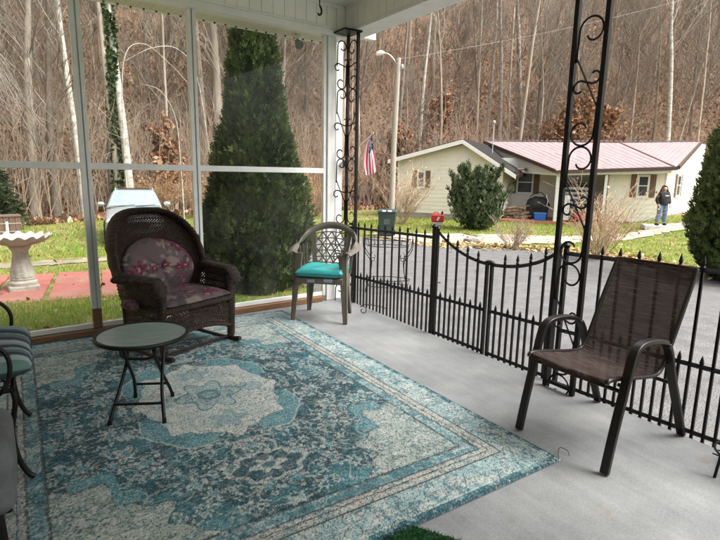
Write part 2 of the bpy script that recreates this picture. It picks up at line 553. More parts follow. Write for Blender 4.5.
# ------------------------------------------------------------------ window wall
ww = thing('window_wall', 'white framed wall of tall glass panes on a brown wooden sill behind the rocking chair', 'window wall', WL(0.9, .05, 0), RA)
def frame_bar(name, x0, x1, z0, z1, l0=.02, l1=.07, m=M_frame, groove=False):
    b = MB()
    if groove:
        xm = x0 + (x1 - x0) * .55
        wbox(b, x0, xm - .004, l0, l1, z0, z1); wbox(b, xm + .004, x1, l0 - .008, l1, z0, z1); wbox(b, xm - .004, xm + .004, l0 + .012, l1, z0, z1)
    else:
        wbox(b, x0, x1, l0, l1, z0, z1)
    return b.build(name, m, ww, world=True, bevel=.003)
bays = [(-1.25, -.50), (-.435, .465), (.535, 1.435), (1.50, 2.925)]
frame_bar('mullion', -.50, -.435, .062, 2.966, groove=True)
frame_bar('mullion', .460, .540, .245, 2.966, groove=True)
frame_bar('mullion', .463, .537, .062, .243, .012, .075, M_sillwood)
frame_bar('mullion', 1.430, 1.505, .062, 2.966, groove=True)
frame_bar('mullion', 2.925, 2.965, .062, 2.966)
for i, (a, b_) in enumerate(bays):
    frame_bar('transom', a, b_, 1.492, 1.548)
    frame_bar('bottom_rail', a, b_, .064, .108, .028, .066, M_white)
    for z0, z1 in ((.108, 1.492), (1.548, 2.966)):
        g = MB(); wbox(g, a + .001, b_ - .001, .046, .050, z0 + .001, z1 - .001)
        g.build('pane', M_glass, ww, world=True)
b = MB(); wbox(b, -1.30, 2.90, -.025, .09, .002, .061); b.build('sill', M_sillwood, ww, world=True, bevel=.005)
b = MB(); wbox(b, 2.967, 3.07, .0, .11, .001, 2.966); b.build('corner_post', M_white, ww, world=True, bevel=.006)

# small floodlight under the soffit, seen through the top pane
t = thing('floodlight', 'small grey round floodlight under the soffit outside the top right pane', 'floodlight', WL(2.86, .50, 3.05))
m = MB(); m.lathe([(.045, 0), (.045, -.02), (.02, -.025), (.018, -.07)], 14); m.build('mount', M_frame, t, smooth=40)
m = MB(); m.tube([(0, 0, -.07), (0, -.06, -.12)], [.03, .052], 14); m.build('lamp_head', mat('lamp_grey', (.13, .14, .14), .4), t, smooth=40)
# plant hook on the ceiling
t = thing('plant_hook', 'thin dark metal plant hook hanging from the porch ceiling', 'hook', (2.5, 4.6, 3.284))
m = MB(); m.tube([(0, 0, 0), (0, 0, -.25)], .0055, 6)
m.tube(catmull([(0, 0, -.25), (.016, 0, -.275), (.02, 0, -.31), (0, 0, -.335), (-.02, 0, -.32)], 5), .009, 6)
m.build('hook', M_iron, t, smooth=50)
m = MB(); m.lathe([(.025, 0), (.025, -.006), (.01, -.012)], 12); m.build('ceiling_plate', M_iron, t, smooth=40)

# ------------------------------------------------------------------ wrought iron posts
def spiral(cx, cz, r0, r1, a0, a1, n=18):
    return [(cx + (r0 + (r1 - r0) * k / n) * math.cos(a0 + (a1 - a0) * k / n), cz + (r0 + (r1 - r0) * k / n) * math.sin(a0 + (a1 - a0) * k / n)) for k in range(n + 1)]
def loop_scroll(w, flip):
    """From one upright up and over a round loop against the other, curling in."""
    r = w * .5 - .012; c = w * .5
    pts = [(.006, -.27), (.008, -.18)] + spiral(c, -r - .004, r, r, PI, .25, 16) + spiral(c + .004, -r - .012, r - .004, r * .42, .1, -2.5, 14)
    return [((w - a) if flip else a, z) for a, z in pts]
def s_scroll(w, s=1.0):
    c = w * .5
    a = spiral(c + .052, .036, .052, .02, -2.2, 2.4, 16)
    b = [(2 * c - p[0], -p[1]) for p in a]
    return list(reversed(b)) + a
def wing(parent, to3, w, zs, mirror=False):
    """to3(a, z) places the flat pattern; zs: heights of the nodes where two loops meet."""
    def add(pts, r=.0055):
        b = MB(); q = [to3((w - a) if mirror else a, z) for a, z in pts]
        b.tube(catmull(q, 2), 1, 4, True, (r, r * .8)); b.build('scroll', M_iron, parent, smooth=40)
    for i, z0 in enumerate(zs):
        z0n = zs[i + 1] if i + 1 < len(zs) else None
        add([(a, z0 + z) for a, z in loop_scroll(w, False)])
        if z0n is not None:
            P = z0 - z0n
            add([(a, z0n - z) for a, z in loop_scroll(w, True)])
            add([(.006, z0 - .24), (w * .5, z0 - P * .5), (w - .006, z0n + .24)], .0045)
            add([(a, z0 - P * .5 + z) for a, z in s_scroll(w)])
t = thing('iron_post', 'tall black wrought iron scroll post behind the brown mesh chair', 'porch post', (3.11, 2.145, 0))
for y in (-.11, .11):
    m = MB(); m.box((-.016, y - .016, .002), (.016, y + .016, 3.003)); m.build('upright', M_iron, t, bevel=.003)
m = MB(); m.box((-.014, -.094, .03), (.014, .094, .055)); m.build('base_bar', M_iron, t, bevel=.003)
m = MB(); m.box((-.03, -.15, 2.99), (.03, .15, 3.0035)); m.build('top_plate', M_iron, t)
wing(t, lambda a, z: (0, .094 - a, z), .188, [2.92, 2.50, 1.70, .92, .12][1:])
wing(t, lambda a, z: (0, .094 - a, z), .188, [2.93])
t2 = thing('iron_post', 'black wrought iron corner scroll post beside the white window frame', 'porch post', (3.2, 5.22, 0))
for x, y in ((0, 0), (0, -.205)):
    m = MB(); m.box((x - .015, y - .015, .002), (x + .015, y + .015, 3.003)); m.build('upright', M_iron, t2, bevel=.003)
m = MB(); m.box((-.19, -.24, 2.985), (.03, .03, 3.0035)); m.build('top_plate', M_iron, t2)
wing(t2, lambda a, z: (0, -.19 + a, z), .175, [2.93, 2.42, 1.66, .92, .2])
wing(t2, lambda a, z: (-.145 + a, 0, z), .13, [2.93, 2.42, 1.66, .92, .2])

# ------------------------------------------------------------------ iron fence and gate
FX = 3.228
def spear(mb, x, y, z0, z1, r=.0075):
    mb.box((x - r, y - r, z0), (x + r, y + r, z1 - .070))
    mb.lathe([(r * 1.2, z1 - .070), (r * 1.7, z1 - .064), (r * 1.7, z1 - .058), (r * 1.05, z1 - .052), (r * 1.75, z1 - .036), (r * 1.0, z1 - .012), (.001, z1 + .008)], 8, (x, y, 0))
def fz(y): return -.033 * (y - 1.6)
_pk = {}
def picket(parent, y, z1, z0=-.10, share=None):
    if share and share in _pk:
        o = bpy.data.objects.new('picket', _pk[share]); COL.objects.link(o); o.parent = parent
    else:
        b = MB(); spear(b, 0, 0, z0, z1); o = b.build('picket', M_iron, parent)
        if share: _pk[share] = o.data
    o.location = (0, y - parent.location.y, (fz(y) if share else 0))
    return o
def rail(parent, pts, r=.011):
    b = MB(); b.tube([(p[0] - parent.location.x, p[1] - parent.location.y, p[2] - parent.location.z) for p in pts], 1, 4, True, (r * .8, r)); return b.build('rail', M_iron, parent, smooth=30)
def fpost(parent, y, z1, r=.014, knob=True):
    b = MB(); x = 0; yy = y - parent.location.y
    b.box((-r, yy - r, -.19), (r, yy + r, z1))
    if knob:
        b.lathe([(r * 1.1, z1), (r * 1.7, z1 + .012), (r * 1.9, z1 + .026), (r * 1.1, z1 + .042), (.002, z1 + .05)], 10, (0, yy, 0))
    return b.build('post', M_iron, parent, smooth=35)
def low_scrolls(parent, y0, y1):
    n = max(2, int(abs(y1 - y0) / .11)); b = MB()
    for i in range(n):
        yc = y0 + (y1 - y0) * (i + .5) / n - parent.location.y
        b.tube(catmull([(0, yc + p[0], p[1]) for p in spiral(0, -.052, .045, .012, -.4, 5.2, 14)], 2), .0035, 5)
    b.build('scrollwork', M_iron, parent, smooth=40)
def short_and_tall(t, ys, tall, both=True):
    for y in ys: picket(t, y, 1.06, share='tall')
    ext = list(ys)
    for a, b_ in zip(ext, ext[1:]): picket(t, (a + b_) / 2, .482, share='short')

p1 = thing('fence_panel', 'black iron picket fence panel between the corner post and the gate', 'fence', (FX, 4.4, 0))
ys1 = [5.115, 4.987, 4.859, 4.728, 4.591, 4.464, 4.336, 4.211, 4.08, 3.943, 3.814]
short_and_tall(p1, ys1, 1.06)
picket(p1, 3.745, .48, share='short')
for z in (.99, .42, .012):
    rail(p1, [(FX, 5.20, z + fz(5.2)), (FX, 3.69, z + fz(3.69))])
fpost(p1, 3.674, 1.0, .016); low_scrolls(p1, 5.1, 3.75)
p2 = thing('fence_panel', 'black iron picket fence panel behind the brown mesh patio chair', 'fence', (FX, .9, 0))
ys2 = [2.235 - .1235 * (k + .0) for k in range(1, 25)]
short_and_tall(p2, ys2, 1.06)
for z in (.985, .42, .012):
    rail(p2, [(FX, 2.27, z + fz(2.2)), (FX, -.9, z + fz(-.9))])
fpost(p2, 2.262, 1.0); fpost(p2, -.88, 1.06); low_scrolls(p2, 2.2, -.8)
gates = []
for lab, y0, y1, talls, arch in (
    ('black iron gate leaf with swooping top rail next to the far fence panel', 3.628, 2.998,
     [(3.489, .985), (3.362, .93), (3.233, .893), (3.105, .868)], [(3.628, .982), (3.50, .905), (3.366, .845), (3.233, .805), (3.105, .782), (2.998, .775)]),
    ('black iron gate leaf with rising top rail next to the near scroll post', 2.945, 2.315,
     [(2.811, .878), (2.686, .888), (2.562, .925), (2.431, .984)], [(2.945, .775), (2.811, .785), (2.686, .805), (2.562, .84), (2.44, .892), (2.315, .975)])):
    g = thing('gate_leaf', lab, 'gate', (FX, (y0 + y1) / 2, 0))
    for y, z in talls: picket(g, y, z)
    ext = [y0] + [q[0] for q in talls] + [y1]
    for a, b_ in zip(ext, ext[1:]): picket(g, (a + b_) / 2, .482, share='short')
    rail(g, catmull([(FX, y, z) for y, z in arch], 5))
    rail(g, [(FX, y0, .425 + fz(y0)), (FX, y1, .425 + fz(y1))]); rail(g, [(FX, y0, .012), (FX, y1, .012)])
    fpost(g, y0, .985 if y0 > 3.2 else .78, .012, y0 > 3.2)
    fpost(g, y1, .985 if y1 < 2.6 else .78, .012, y1 < 2.6)
    low_scrolls(g, y0 - .03, y1 + .03)
    if y0 > 3.2:
        b = MB(); b.blob((0, 2.972 - g.location.y, .79), (.028, .05, .02), 12, 8); b.cbox((0, 2.972 - g.location.y, .775), (.02, .11, .012)); b.build('latch', M_iron, g, smooth=40)
# ================================================================== rug
def rosette_field(x, y, n, seed, hw, hh, rmin, rmax):
    """petal flowers mirrored in both axes -> (petal mask, heart mask, ring mask)"""
    g = np.random.default_rng(seed)
    pet = np.zeros_like(x); heart = np.zeros_like(x); ring = np.zeros_like(x)
    ax, ay = np.abs(x), np.abs(y)
    for i in range(n):
        cx, cy, r = g.uniform(0, hw), g.uniform(0, hh), g.uniform(rmin, rmax)
        k = int(g.integers(4, 8)); ph = g.uniform(0, 6.28); el = g.uniform(.7, 1.4)
        dx, dy = (ax - cx) * el, (ay - cy) / el
        d = np.hypot(dx, dy); a = np.arctan2(dy, dx)
        lim = r * (.72 + .28 * np.cos(k * a + ph))
        pet = np.maximum(pet, d < lim)
        heart = np.maximum(heart, d < r * .3)
        ring = np.maximum(ring, np.abs(d - lim) < .006)
    return pet, heart, ring

def paint(base, mask, c, amt=1.0):
    m_ = np.clip(mask * amt, 0, 1)[..., None]
    return base * (1 - m_) + np.array(c) * m_

def build_rug():
    hw, hh = 1.355, 1.765
    st = .0052
    nx, ny = int(2 * hw / st), int(2 * hh / st)
    xs = np.linspace(-hw, hw, nx); ys = np.linspace(-hh, hh, ny)
    x, y = np.meshgrid(xs, ys, indexing='ij')
    n1 = fbm(x * 5 + 20, y * 5 + 20, 1, 4); n2 = fbm(x * 22 + 20, y * 22 + 20, 2, 3); n3 = fbm(x * 70 + 40, y * 70 + 40, 3, 2)
    n4 = fbm(x * 1.3 + 11, y * 1.3 + 17, 9, 3)
    DK = (.025, .062, .077); TEAL = (.040, .118, .142); AQ = (.095, .222, .250); CR = (.40, .42, .395); LT = (.22, .33, .34); LINE = (.014, .024, .03); SAGE = (.30, .335, .30); PINK = (.36, .31, .27)
    col = np.zeros(x.shape + (3,)) + np.array(TEAL)
    wob = (n2 - .5) * .016
    e = np.minimum(hw - np.abs(x), hh - np.abs(y)) + wob * .4
    # ---- field: teal ground with dark patches, lace of thin vines, outlined flowers and leaves
    col = paint(col, sstep(.42, .52, n1), DK, .82); col = paint(col, sstep(.60, .70, fbm(np.abs(x) * 3 + 2, np.abs(y) * 3 + 5, 90, 3)), AQ, .75)
    ax_, ay_ = np.abs(x), np.abs(y)
    def line(f, sd, w): return np.abs(fbm(ax_ * f + 3, ay_ * f + 3, sd, 2) - .5) < w
    col = paint(col, line(4.2, 21, .010), CR, .75); col = paint(col, line(7.5, 24, .012), LT, .65); col = paint(col, line(11, 22, .014), AQ, .6); col = paint(col, line(14, 23, .014), LINE, .6)
    pet, heart, ring = rosette_field(x, y, 40, 5, .95, 1.38, .045, .105)
    pet2, heart2, ring2 = rosette_field(x, y, 120, 15, .95, 1.38, .018, .045)
    col = paint(col, pet2 * (n3 > .36), LT, .75); col = paint(col, heart2, DK, .8); col = paint(col, ring2 * (n3 > .40), CR, .7)
    col = paint(col, pet * (n3 > .40), CR, .70); col = paint(col, heart, AQ, .9); col = paint(col, ring * (n3 > .34), LINE, .75)
    q_ = np.abs(np.hypot(pet * 0 + np.mod(ax_ * 6.1, 1) - .5, np.mod(ay_ * 6.1, 1) - .5) - .36) < .05
    col = paint(col, q_ * (n1 > .52) * (n3 > .45), PINK, .5)
    # ---- medallion
    a = np.arctan2(y / .58, x / .44)
    rho = np.hypot(x / .44, y / .58) + wob * 1.5
    lobe = 1 + .055 * np.cos(8 * a) + .03 * np.cos(16 * a + .5) + .02 * np.cos(24 * a)
    out2 = 1.20 + .10 * np.cos(4 * a + PI) + .03 * np.cos(12 * a)
    band = (rho < out2) & (rho > lobe) & (np.cos(4 * a) < .45)
    col = paint(col, band, AQ, .95); col = paint(col, (np.abs(rho - out2) < .012) & (np.cos(4 * a) < .5), CR, .7)
    inside = rho < lobe
    col = paint(col, inside, CR, 1.0)
    col = paint(col, np.abs(rho - lobe) < .012, LINE, .6 * (n3 > .42))
    pm, hm, rm = rosette_field(x, y, 12, 33, .42, .52, .05, .10)
    col = paint(col, inside * pm * (n2 > .44), LT, .6); col = paint(col, inside * rm * (n3 > .4), TEAL, .65); col = paint(col, inside * hm, AQ, .7)
    r0 = np.hypot(x / .9, y)
    star = .20 * (1 + .22 * np.cos(6 * a))
    col = paint(col, inside, (.46, .47, .44), .5); col = paint(col, r0 < star, AQ, .45); col = paint(col, np.abs(r0 - star) < .008, TEAL, .8); col = paint(col, r0 < .085, TEAL, .75); col = paint(col, r0 < .05, LT, .9)
    for sy in (-.40, .40):
        q = np.hypot(x, (y - sy)); col = paint(col, q < .10 * (1 + .25 * np.cos(5 * np.arctan2(y - sy, x))), AQ, .6)
    for sx in (-.30, .30):
        q = np.hypot(x - sx, y); col = paint(col, q < .08, AQ, .55)
    # ---- pendants above and below the medallion
    for sy in (-1, 1):
        q = np.hypot(x / .19, (y * sy - 1.0) / .13); qa = np.arctan2(y * sy - 1.0, x)
        l2 = 1 + .1 * np.cos(8 * qa)
        col = paint(col, q < l2, DK, .75); col = paint(col, np.abs(q - l2) < .09, CR, .75); col = paint(col, q < .45 + .12 * np.cos(6 * qa), CR, .8); col = paint(col, q < .2, TEAL, .9)
    # ---- corner spandrels
    dx, dy = .975 - np.abs(x), 1.385 - np.abs(y)
    sa = np.arctan2(dy, dx)
    q = ((np.abs(dx) / .56) ** 1.35 + (np.abs(dy) / .70) ** 1.35) ** (1 / 1.35) + wob * 2
    sl = 1 + .09 * np.cos(10 * sa) + .05 * np.cos(20 * sa + 1)
    col = paint(col, (q < sl * 1.16) & (np.cos(5 * sa + .4) > .2), AQ, .9)
    col = paint(col, q < sl, SAGE, .9); col = paint(col, np.abs(q - sl) < .016, LINE, .65 * (n3 > .42))
    bt0 = fbm(x * 14 + 7, y * 14 + 7, 61, 3)
    ps, hs_, rs = rosette_field(.975 - np.abs(x), 1.385 - np.abs(y), 12, 44, .5, .6, .03, .07)
    col = paint(col, (q < sl) * (bt0 > .54), CR, .7); col = paint(col, (q < sl) * line(15, 67, .025), TEAL, .65); col = paint(col, (q < sl * .95) * ps * (n3 > .38), CR, .7); col = paint(col, (q < sl) * rs * (n3 > .5), TEAL, .6)
    # ---- borders, from the edge inwards
    bt = fbm(x * 14 + 7, y * 14 + 7, 61, 3)
    B = e < .385
    col = paint(col, B, CR, 1.0)
    bp, bh, br = rosette_field(x, y, 60, 71, 1.33, 1.74, .03, .075)
    wide = (e > .05) & (e < .215)
    col = paint(col, wide, LT, .8)
    col = paint(col, wide * (bt > .53), CR, .75); col = paint(col, wide * line(13, 66, .03), TEAL, .6); col = paint(col, wide * bp * (n2 > .42), TEAL, .55); col = paint(col, wide * br * (n3 > .45), DK, .55)
    col = paint(col, (e > .228) & (e < .298), (.37, .37, .335), .9); col = paint(col, ((e > .228) & (e < .298)) * (n2 > .57), TEAL, .5); col = paint(col, ((e > .228) & (e < .298)) * (bt > .6), PINK, .5)
    col = paint(col, (e > .308) & (e < .375), AQ, .85); col = paint(col, ((e > .308) & (e < .375)) * (n2 > .55), CR, .4); col = paint(col, ((e > .308) & (e < .375)) * (bt > .56), TEAL, .7)
    for ee, w in ((.222, .0055), (.303, .0055), (.381, .006), (.268, .003)):
        col = paint(col, np.abs(e - ee) < w, LINE, .85)
    col = paint(col, e < .045, TEAL, 1.0); col = paint(col, (e < .045) * (n2 > .53), LT, .7); col = paint(col, e < .016, DK, .95)
    # ---- wear: worn pale, worn dark, woven speckle
    fld = .25 + .75 * ((e < .385) | (rho < lobe))
    col = paint(col, sstep(.52, .70, n3) * sstep(.38, .60, n4) * fld, CR, .62)
    col = paint(col, sstep(.55, .72, n3[::-1, ::-1]) * sstep(.40, .58, n1), DK, .62)
    spk = np.random.default_rng(3).random(x.shape)
    lum = col.mean(-1)
    col = paint(col, spk > .86, CR, .30 + .35 * (lum > .16)); col = paint(col, (spk < .20) * (lum > .16), TEAL, .7); col = paint(col, spk < .11, LINE, .65)
    row = np.random.default_rng(4).random((1, ny)) * .22 + .89
    col = np.clip(1.12 * col * row[..., None] * (.86 + .28 * n2)[..., None], 0, 1)
    z = np.full(x.shape, .011) + (n1 - .5) * .002
    z[[0, -1], :] = .002; z[:, [0, -1]] = .002
    V = np.stack([x, y, z], -1).reshape(-1, 3)
    idx = np.arange(nx * ny).reshape(nx, ny)
    Q = np.stack([idx[:-1, :-1], idx[1:, :-1], idx[1:, 1:], idx[:-1, 1:]], -1).reshape(-1, 4)
    M = attr_mat('woven_rug', .95, .08, .28, 240, .5)
    o = np_obj('rug', V, Q, M, None, col.reshape(-1, 3), smooth=True)
    o.location = (.957, 3.30, .003); o.rotation_euler = (0, 0, .004)
    tag(o, 'large teal and cream distressed persian style rug covering the porch floor', 'rug')
    # loose thread at the near corner
    t = MB(); t.tube(catmull([(1.352, -1.755, .004), (1.39, -1.72, .006), (1.43, -1.70, .022), (1.45, -1.735, .014), (1.43, -1.76, .004)], 5), .0022, 5)
    t.build('loose_thread', mat('thread_dark', (.03, .04, .045), .9), o, smooth=60)
build_rug()

# green mat, one corner showing by the rug
M_mat = mat('green_turf', (.012, .07, .018), .95, (.022, .13, .035), 60, bump=.6, bscale=300)
g = np.random.default_rng(8)
m = MB(); m.box((-.45, -.3, 0), (.45, .3, .004)); o = m.build('door_mat', M_mat)
K = 14000
P = np.stack([g.uniform(-.45, .45, K), g.uniform(-.3, .3, K), np.full(K, .004)], 1)
tip = P + np.stack([g.normal(0, .004, K), g.normal(0, .004, K), g.uniform(.008, .014, K)], 1)
V, Q = sticks(P, tip, .0016, .0006); c = np_obj('pile', V, Q, M_mat, o)
o.location = (1.243, 1.075, .003); o.rotation_euler = (0, 0, R(-58))
tag(o, 'green artificial turf mat at the near edge of the big rug', 'mat')

# ================================================================== woven wicker rocking chair
M_wick = mat('dark_wicker', (.040, .022, .0135), .45, (.012, .007, .005), 40, bump=.8, bscale=120, spec=.32)
rock = thing('rocking_chair', 'dark brown wicker rocking chair with floral cushions in front of the window wall', 'rocking chair', (1.03, 4.565, .004), R(23))
def lattice(mb, fn, na, nb, w, t, nseg=14, diag=True):
    """Flat strands crossing over a surface fn(u, v), leaving open gaps."""
    def strand(u0, v0, u1, v1, off):
        pts = []
        for k in range(nseg + 1):
            f = k / nseg
            u, v = u0 + (u1 - u0) * f, v0 + (v1 - v0) * f
            p = Vector(fn(u, v)); e = 1e-3
            nrm = (Vector(fn(min(u + e, 1), v)) - Vector(fn(max(u - e, 0), v))).cross(Vector(fn(u, min(v + e, 1))) - Vector(fn(u, max(v - e, 0))))
            nrm = nrm.normalized() if nrm.length > 1e-12 else Vector((0, -1, 0))
            pts.append((p + nrm * off, nrm))
        mb.tube([q[0] for q in pts], 1, 4, False, (w / 2, t / 2), pts[0][1])
    if diag:
        s = nb / na
        for k in range(-nb, na + 1):
            # u in columns, v in rows; slope one column per row
            a0, b0 = max(k, 0), max(-k, 0)
            ln = min(na - a0, nb - b0)
            if ln > 0:
                strand(a0 / na, b0 / nb, (a0 + ln) / na, (b0 + ln) / nb, .002)
                strand(1 - a0 / na, b0 / nb, 1 - (a0 + ln) / na, (b0 + ln) / nb, -.002)
    for k in range(0 if not diag else 1, nb, 1 if not diag else 2):
        strand(0, k / nb, 1, k / nb, 0)
    if not diag:
        for k in range(na + 1): strand(k / na, 0, k / na, 1, .004 if k % 2 else -.004)
# local frame: x across, -y to the front, chair sits on its rockers
def back_pt(u, v):                            # curved, reclining shell of the back
    x = (u * 2 - 1)
    zlo = .40
    # top height at this x (superellipse)
    zhi = .66 + .475 * max(0.0, 1 - abs(x) ** 3.0) ** .45
    z = zlo + (zhi - zlo) * v
    xx = x * (.35 + .088 * sstep(.42, .80, np.float64(z)))
    y = .17 + .26 * (z - .40) - .13 * (abs(x) ** 2.2)
    return (float(xx), float(y), float(z))
m = MB(); lattice(m, back_pt, 34, 34, .0125, .006, 16)
m.build('backrest', M_wick, rock, smooth=50)
rim = [(-.405, .02, .63), (-.425, .10, .665)] + [back_pt(u / 40, 1) for u in range(1, 40)] + [(.425, .10, .665), (.405, .02, .63)]
rim = [(p[0] * 1.0, p[1], p[2]) for p in rim]
def braid(mb, path, rx, rz, up=(0, 0, 1), n=12, tw=60):
    P = catmull(path, 5)
    rr = [1 + .10 * math.sin(i * 1.9) for i in range(len(P))]
    mb.tube(P, rr, n, True, (rx, rz), up)
m = MB(); braid(m, rim, .030, .062, (0, 1, 0)); m.build('back_rim', M_wick, rock, smooth=60)
def band_rings(mb, path, r, n=7):
    pass
for s in (-1, 1):
    m = MB()
    braid(m, [(s * .43, .10, .62), (s * .42, .02, .625), (s * .40, -.12, .640), (s * .38, -.30, .645), (s * .372, -.355, .632), (s * .370, -.385, .595), (s * .368, -.392, .54)], .060, .030)
    for k in range(22):                       # strands wound over the arm
        y = .06 - k * .019; xc = s * (.42 - .045 * (k / 22))
        m.tube(catmull([(xc - .058, y, .625), (xc - .03, y, .668), (xc + .03, y - .004, .668), (xc + .058, y - .006, .625)], 3), .0065, 5)
    m.build('armrest', M_wick, rock, smooth=60)
    m = MB(); m.lathe([(.030, .045), (.032, .30), (.036, .44), (.040, .56), (.045, .60)], 12, (s * .345, -.355, 0))
    for k in range(34): m.lathe([(.030, .055 + k * .016), (.0365 + .0001 * k, .063 + k * .016), (.030, .071 + k * .016)], 12, (s * (.345 + .0006 * k), -.355, 0))
    m.build('leg', M_wick, rock, smooth=50)
    m = MB(); m.tube([(s * .33, .16, .06), (s * .335, .17, .42)], .022, 10); m.build('leg', M_wick, rock, smooth=50)
    m = MB()
    rk = [(s * .345, -.47, .040), (s * .345, -.36, .022), (s * .345, -.15, .013), (s * .34, .08, .022), (s * .335, .30, .055), (s * .335, .42, .09)]
    m.tube(catmull(rk, 5), 1, 8, True, (.016, .020), (0, 0, 1)); m.build('rocker', M_wick, rock, smooth=60)
    m = MB(); lattice(m, lambda u, v, s=s: (s * (.365 + .03 * v), -.32 + .50 * u, .43 + .20 * v), 16, 7, .010, .005, 8)
    m.build('side_panel', M_wick, rock, smooth=50)
    m = MB(); lattice(m, lambda u, v, s=s: (s * .345, -.32 + .46 * u, .185 + .20 * v), 16, 7, .010, .005, 8)
    m.tube([(s * .345, -.34, .40), (s * .34, .17, .40)], .022, 8); m.tube([(s * .345, -.34, .18), (s * .34, .17, .19)], .012, 8)
    m.build('side_panel', M_wick, rock, smooth=50)
m = MB()
lattice(m, lambda u, v: (-.32 + .64 * u, -.365, .165 + .07 * (abs(u * 2 - 1) ** 2 * -1 + .6) + .21 * v), 22, 7, .011, .006, 8)
m.tube(catmull([(-.33, -.365, .15), (-.16, -.365, .195), (0, -.365, .208), (.16, -.365, .195), (.33, -.365, .15)], 6), .016, 8)
braid(m, [(-.34, -.365, .40), (0, -.372, .405), (.34, -.365, .40)], .030, .030)
m.tube([(-.34, -.34, .045), (.34, -.34, .045)], .012, 8); m.tube([(-.33, .22, .06), (.33, .22, .06)], .012, 8)
m.build('skirt', M_wick, rock, smooth=60)
m = MB(); m.box((-.33, -.36, .375), (.33, .18, .40)); m.build('seat', M_wick, rock)

# floral cushions, colours painted per vertex as woven print
def floral(u, v, seed):
    n1 = fbm(u * 4 + 9, v * 4 + 9, seed, 3); n2 = fbm(u * 14 + 3, v * 14 + 3, seed + 3, 3)
    c = np.zeros(u.shape + (3,)) + np.array((.092, .066, .072))
    c = paint(c, sstep(.50, .60, n1), (.045, .038, .042), .85)
    c = paint(c, sstep(.60, .66, fbm(u * 5 + 40, v * 5 + 2, seed + 9, 3)), (.20, .165, .15), .7)
    g = np.random.default_rng(seed + 1)
    for i in range(15):
        cx, cy, r = g.uniform(-.05, 1.05), g.uniform(-.05, 1.05), g.uniform(.08, .155)
        dx, dy = u - cx, v - cy; d = np.hypot(dx, dy) + (n2 - .5) * .03; a = np.arctan2(dy, dx)
        lim = r * (.78 + .22 * np.cos(6 * a + i))
        c = paint(c, d < lim * 1.12, (.05, .04, .045), .5)
        c = paint(c, d < lim, (.075, .012, .030), .95); c = paint(c, (d < lim) * (np.cos(d * 95 + 2 * np.sin(3 * a)) > .25), (.155, .045, .075), .7)
        c = paint(c, d < lim * .30, (.055, .008, .02), .9); c = paint(c, d < lim * .13, (.34, .22, .14), .9)
    for i in range(34):
        cx, cy = g.uniform(0, 1), g.uniform(0, 1); t = g.uniform(0, 6.28); L_ = g.uniform(.03, .06)
        dx = (u - cx) * math.cos(t) + (v - cy) * math.sin(t); dy = -(u - cx) * math.sin(t) + (v - cy) * math.cos(t)
        c = paint(c, np.hypot(dx / L_, dy / (L_ * .34)) < 1, (.21, .18, .16) if i % 2 else (.05, .05, .048), .8)
    return c
M_flor = attr_mat('floral_cotton', .85, .2, .12, 220, .35)
def cushion(name, fn, parent, seed, n=64, label=None):
    uv = np.linspace(0, 1, n)
    u, v = np.meshgrid(uv, uv, indexing='ij')
    V = []; F = []
    for side in (0, 1):
        for i in range(n):
            for j in range(n):
                V.append(fn(u[i, j], v[i, j], side))
    idx = np.arange(n * n).reshape(n, n)
    q = np.stack([idx[:-1, :-1], idx[1:, :-1], idx[1:, 1:], idx[:-1, 1:]], -1).reshape(-1, 4)
    Q = np.concatenate([q, q[:, ::-1] + n * n])
    # stitch the rim
    ring = np.concatenate([idx[:, 0], idx[-1, 1:], idx[-2::-1, -1], idx[0, -2:0:-1]])
    r2 = np.roll(ring, -1)
    Q = np.concatenate([Q, np.stack([ring, ring + n * n, r2 + n * n, r2], -1)])
    c = floral(u, v, seed).reshape(-1, 3)
    o = np_obj(name, np.array(V), Q, M_flor, parent, np.concatenate([c, c]), smooth=True)
    return o
def disc_uv(u, v):
    """square -> round map"""
    a, b = 2 * u - 1, 2 * v - 1
    return a * math.sqrt(1 - b * b / 2), b * math.sqrt(1 - a * a / 2)
def back_cush(u, v, side):
    x, z = disc_uv(u, v); rr = min(1.0, math.hypot(x, z))
    a = math.atan2(z, x)
    puff = .085 * (1 - rr ** 2.6) ** .6 * (1 - .42 * math.exp(-(rr / .10) ** 2) - .34 * (abs(math.cos(2.5 * a + .4)) ** 10) * min(1, rr * 6) * (1 - rr) - .10 * (abs(math.cos(4 * a + 1.1 + 2 * rr)) ** 8) * rr * (1 - rr))
    px, pz = x * .345, z * .25
    base = .135 + .34 * (pz + .22) - .06 * abs(x) ** 2
    return (px - .01, base - puff - .03 if side == 0 else base + .01, .655 + pz)
back_c = thing('cushion', 'round pink floral back cushion leaning in the wicker rocking chair', 'cushion', rock.location, rock.rotation_euler.z)
cushion('cushion_cover', back_cush, back_c, 12)
def seat_cush(u, v, side):
    x, y = 2 * u - 1, 2 * v - 1
    k = (1 - abs(x) ** 5) * (1 - abs(y) ** 5)
    e = max(abs(x), abs(y))
    puff = .05 * max(k, 0) ** .5
    px = x * (.335 - .012 * abs(y) ** 6); py = y * .285 - .12
    return (px, py, .445 + puff if side == 0 else .445 - .8 * puff * .6)
seat_c = thing('cushion', 'flat pink floral seat cushion lying on the wicker rocking chair', 'cushion', rock.location, rock.rotation_euler.z)
cushion('cushion_cover', seat_cush, seat_c, 25)
m = MB()
for s in (-1,):                                # tie end hanging at the side
    m.blob((s * .40, -.02, .42), (.055, .09, .05), 14, 10, lambda d: 1 + .12 * math.sin(7 * d.x + 5 * d.z))
o = m.build('cushion_tie', mat('floral_tie', (.10, .02, .04), .9, (.15, .11, .11), 30, bump=.3), seat_c, smooth=60)

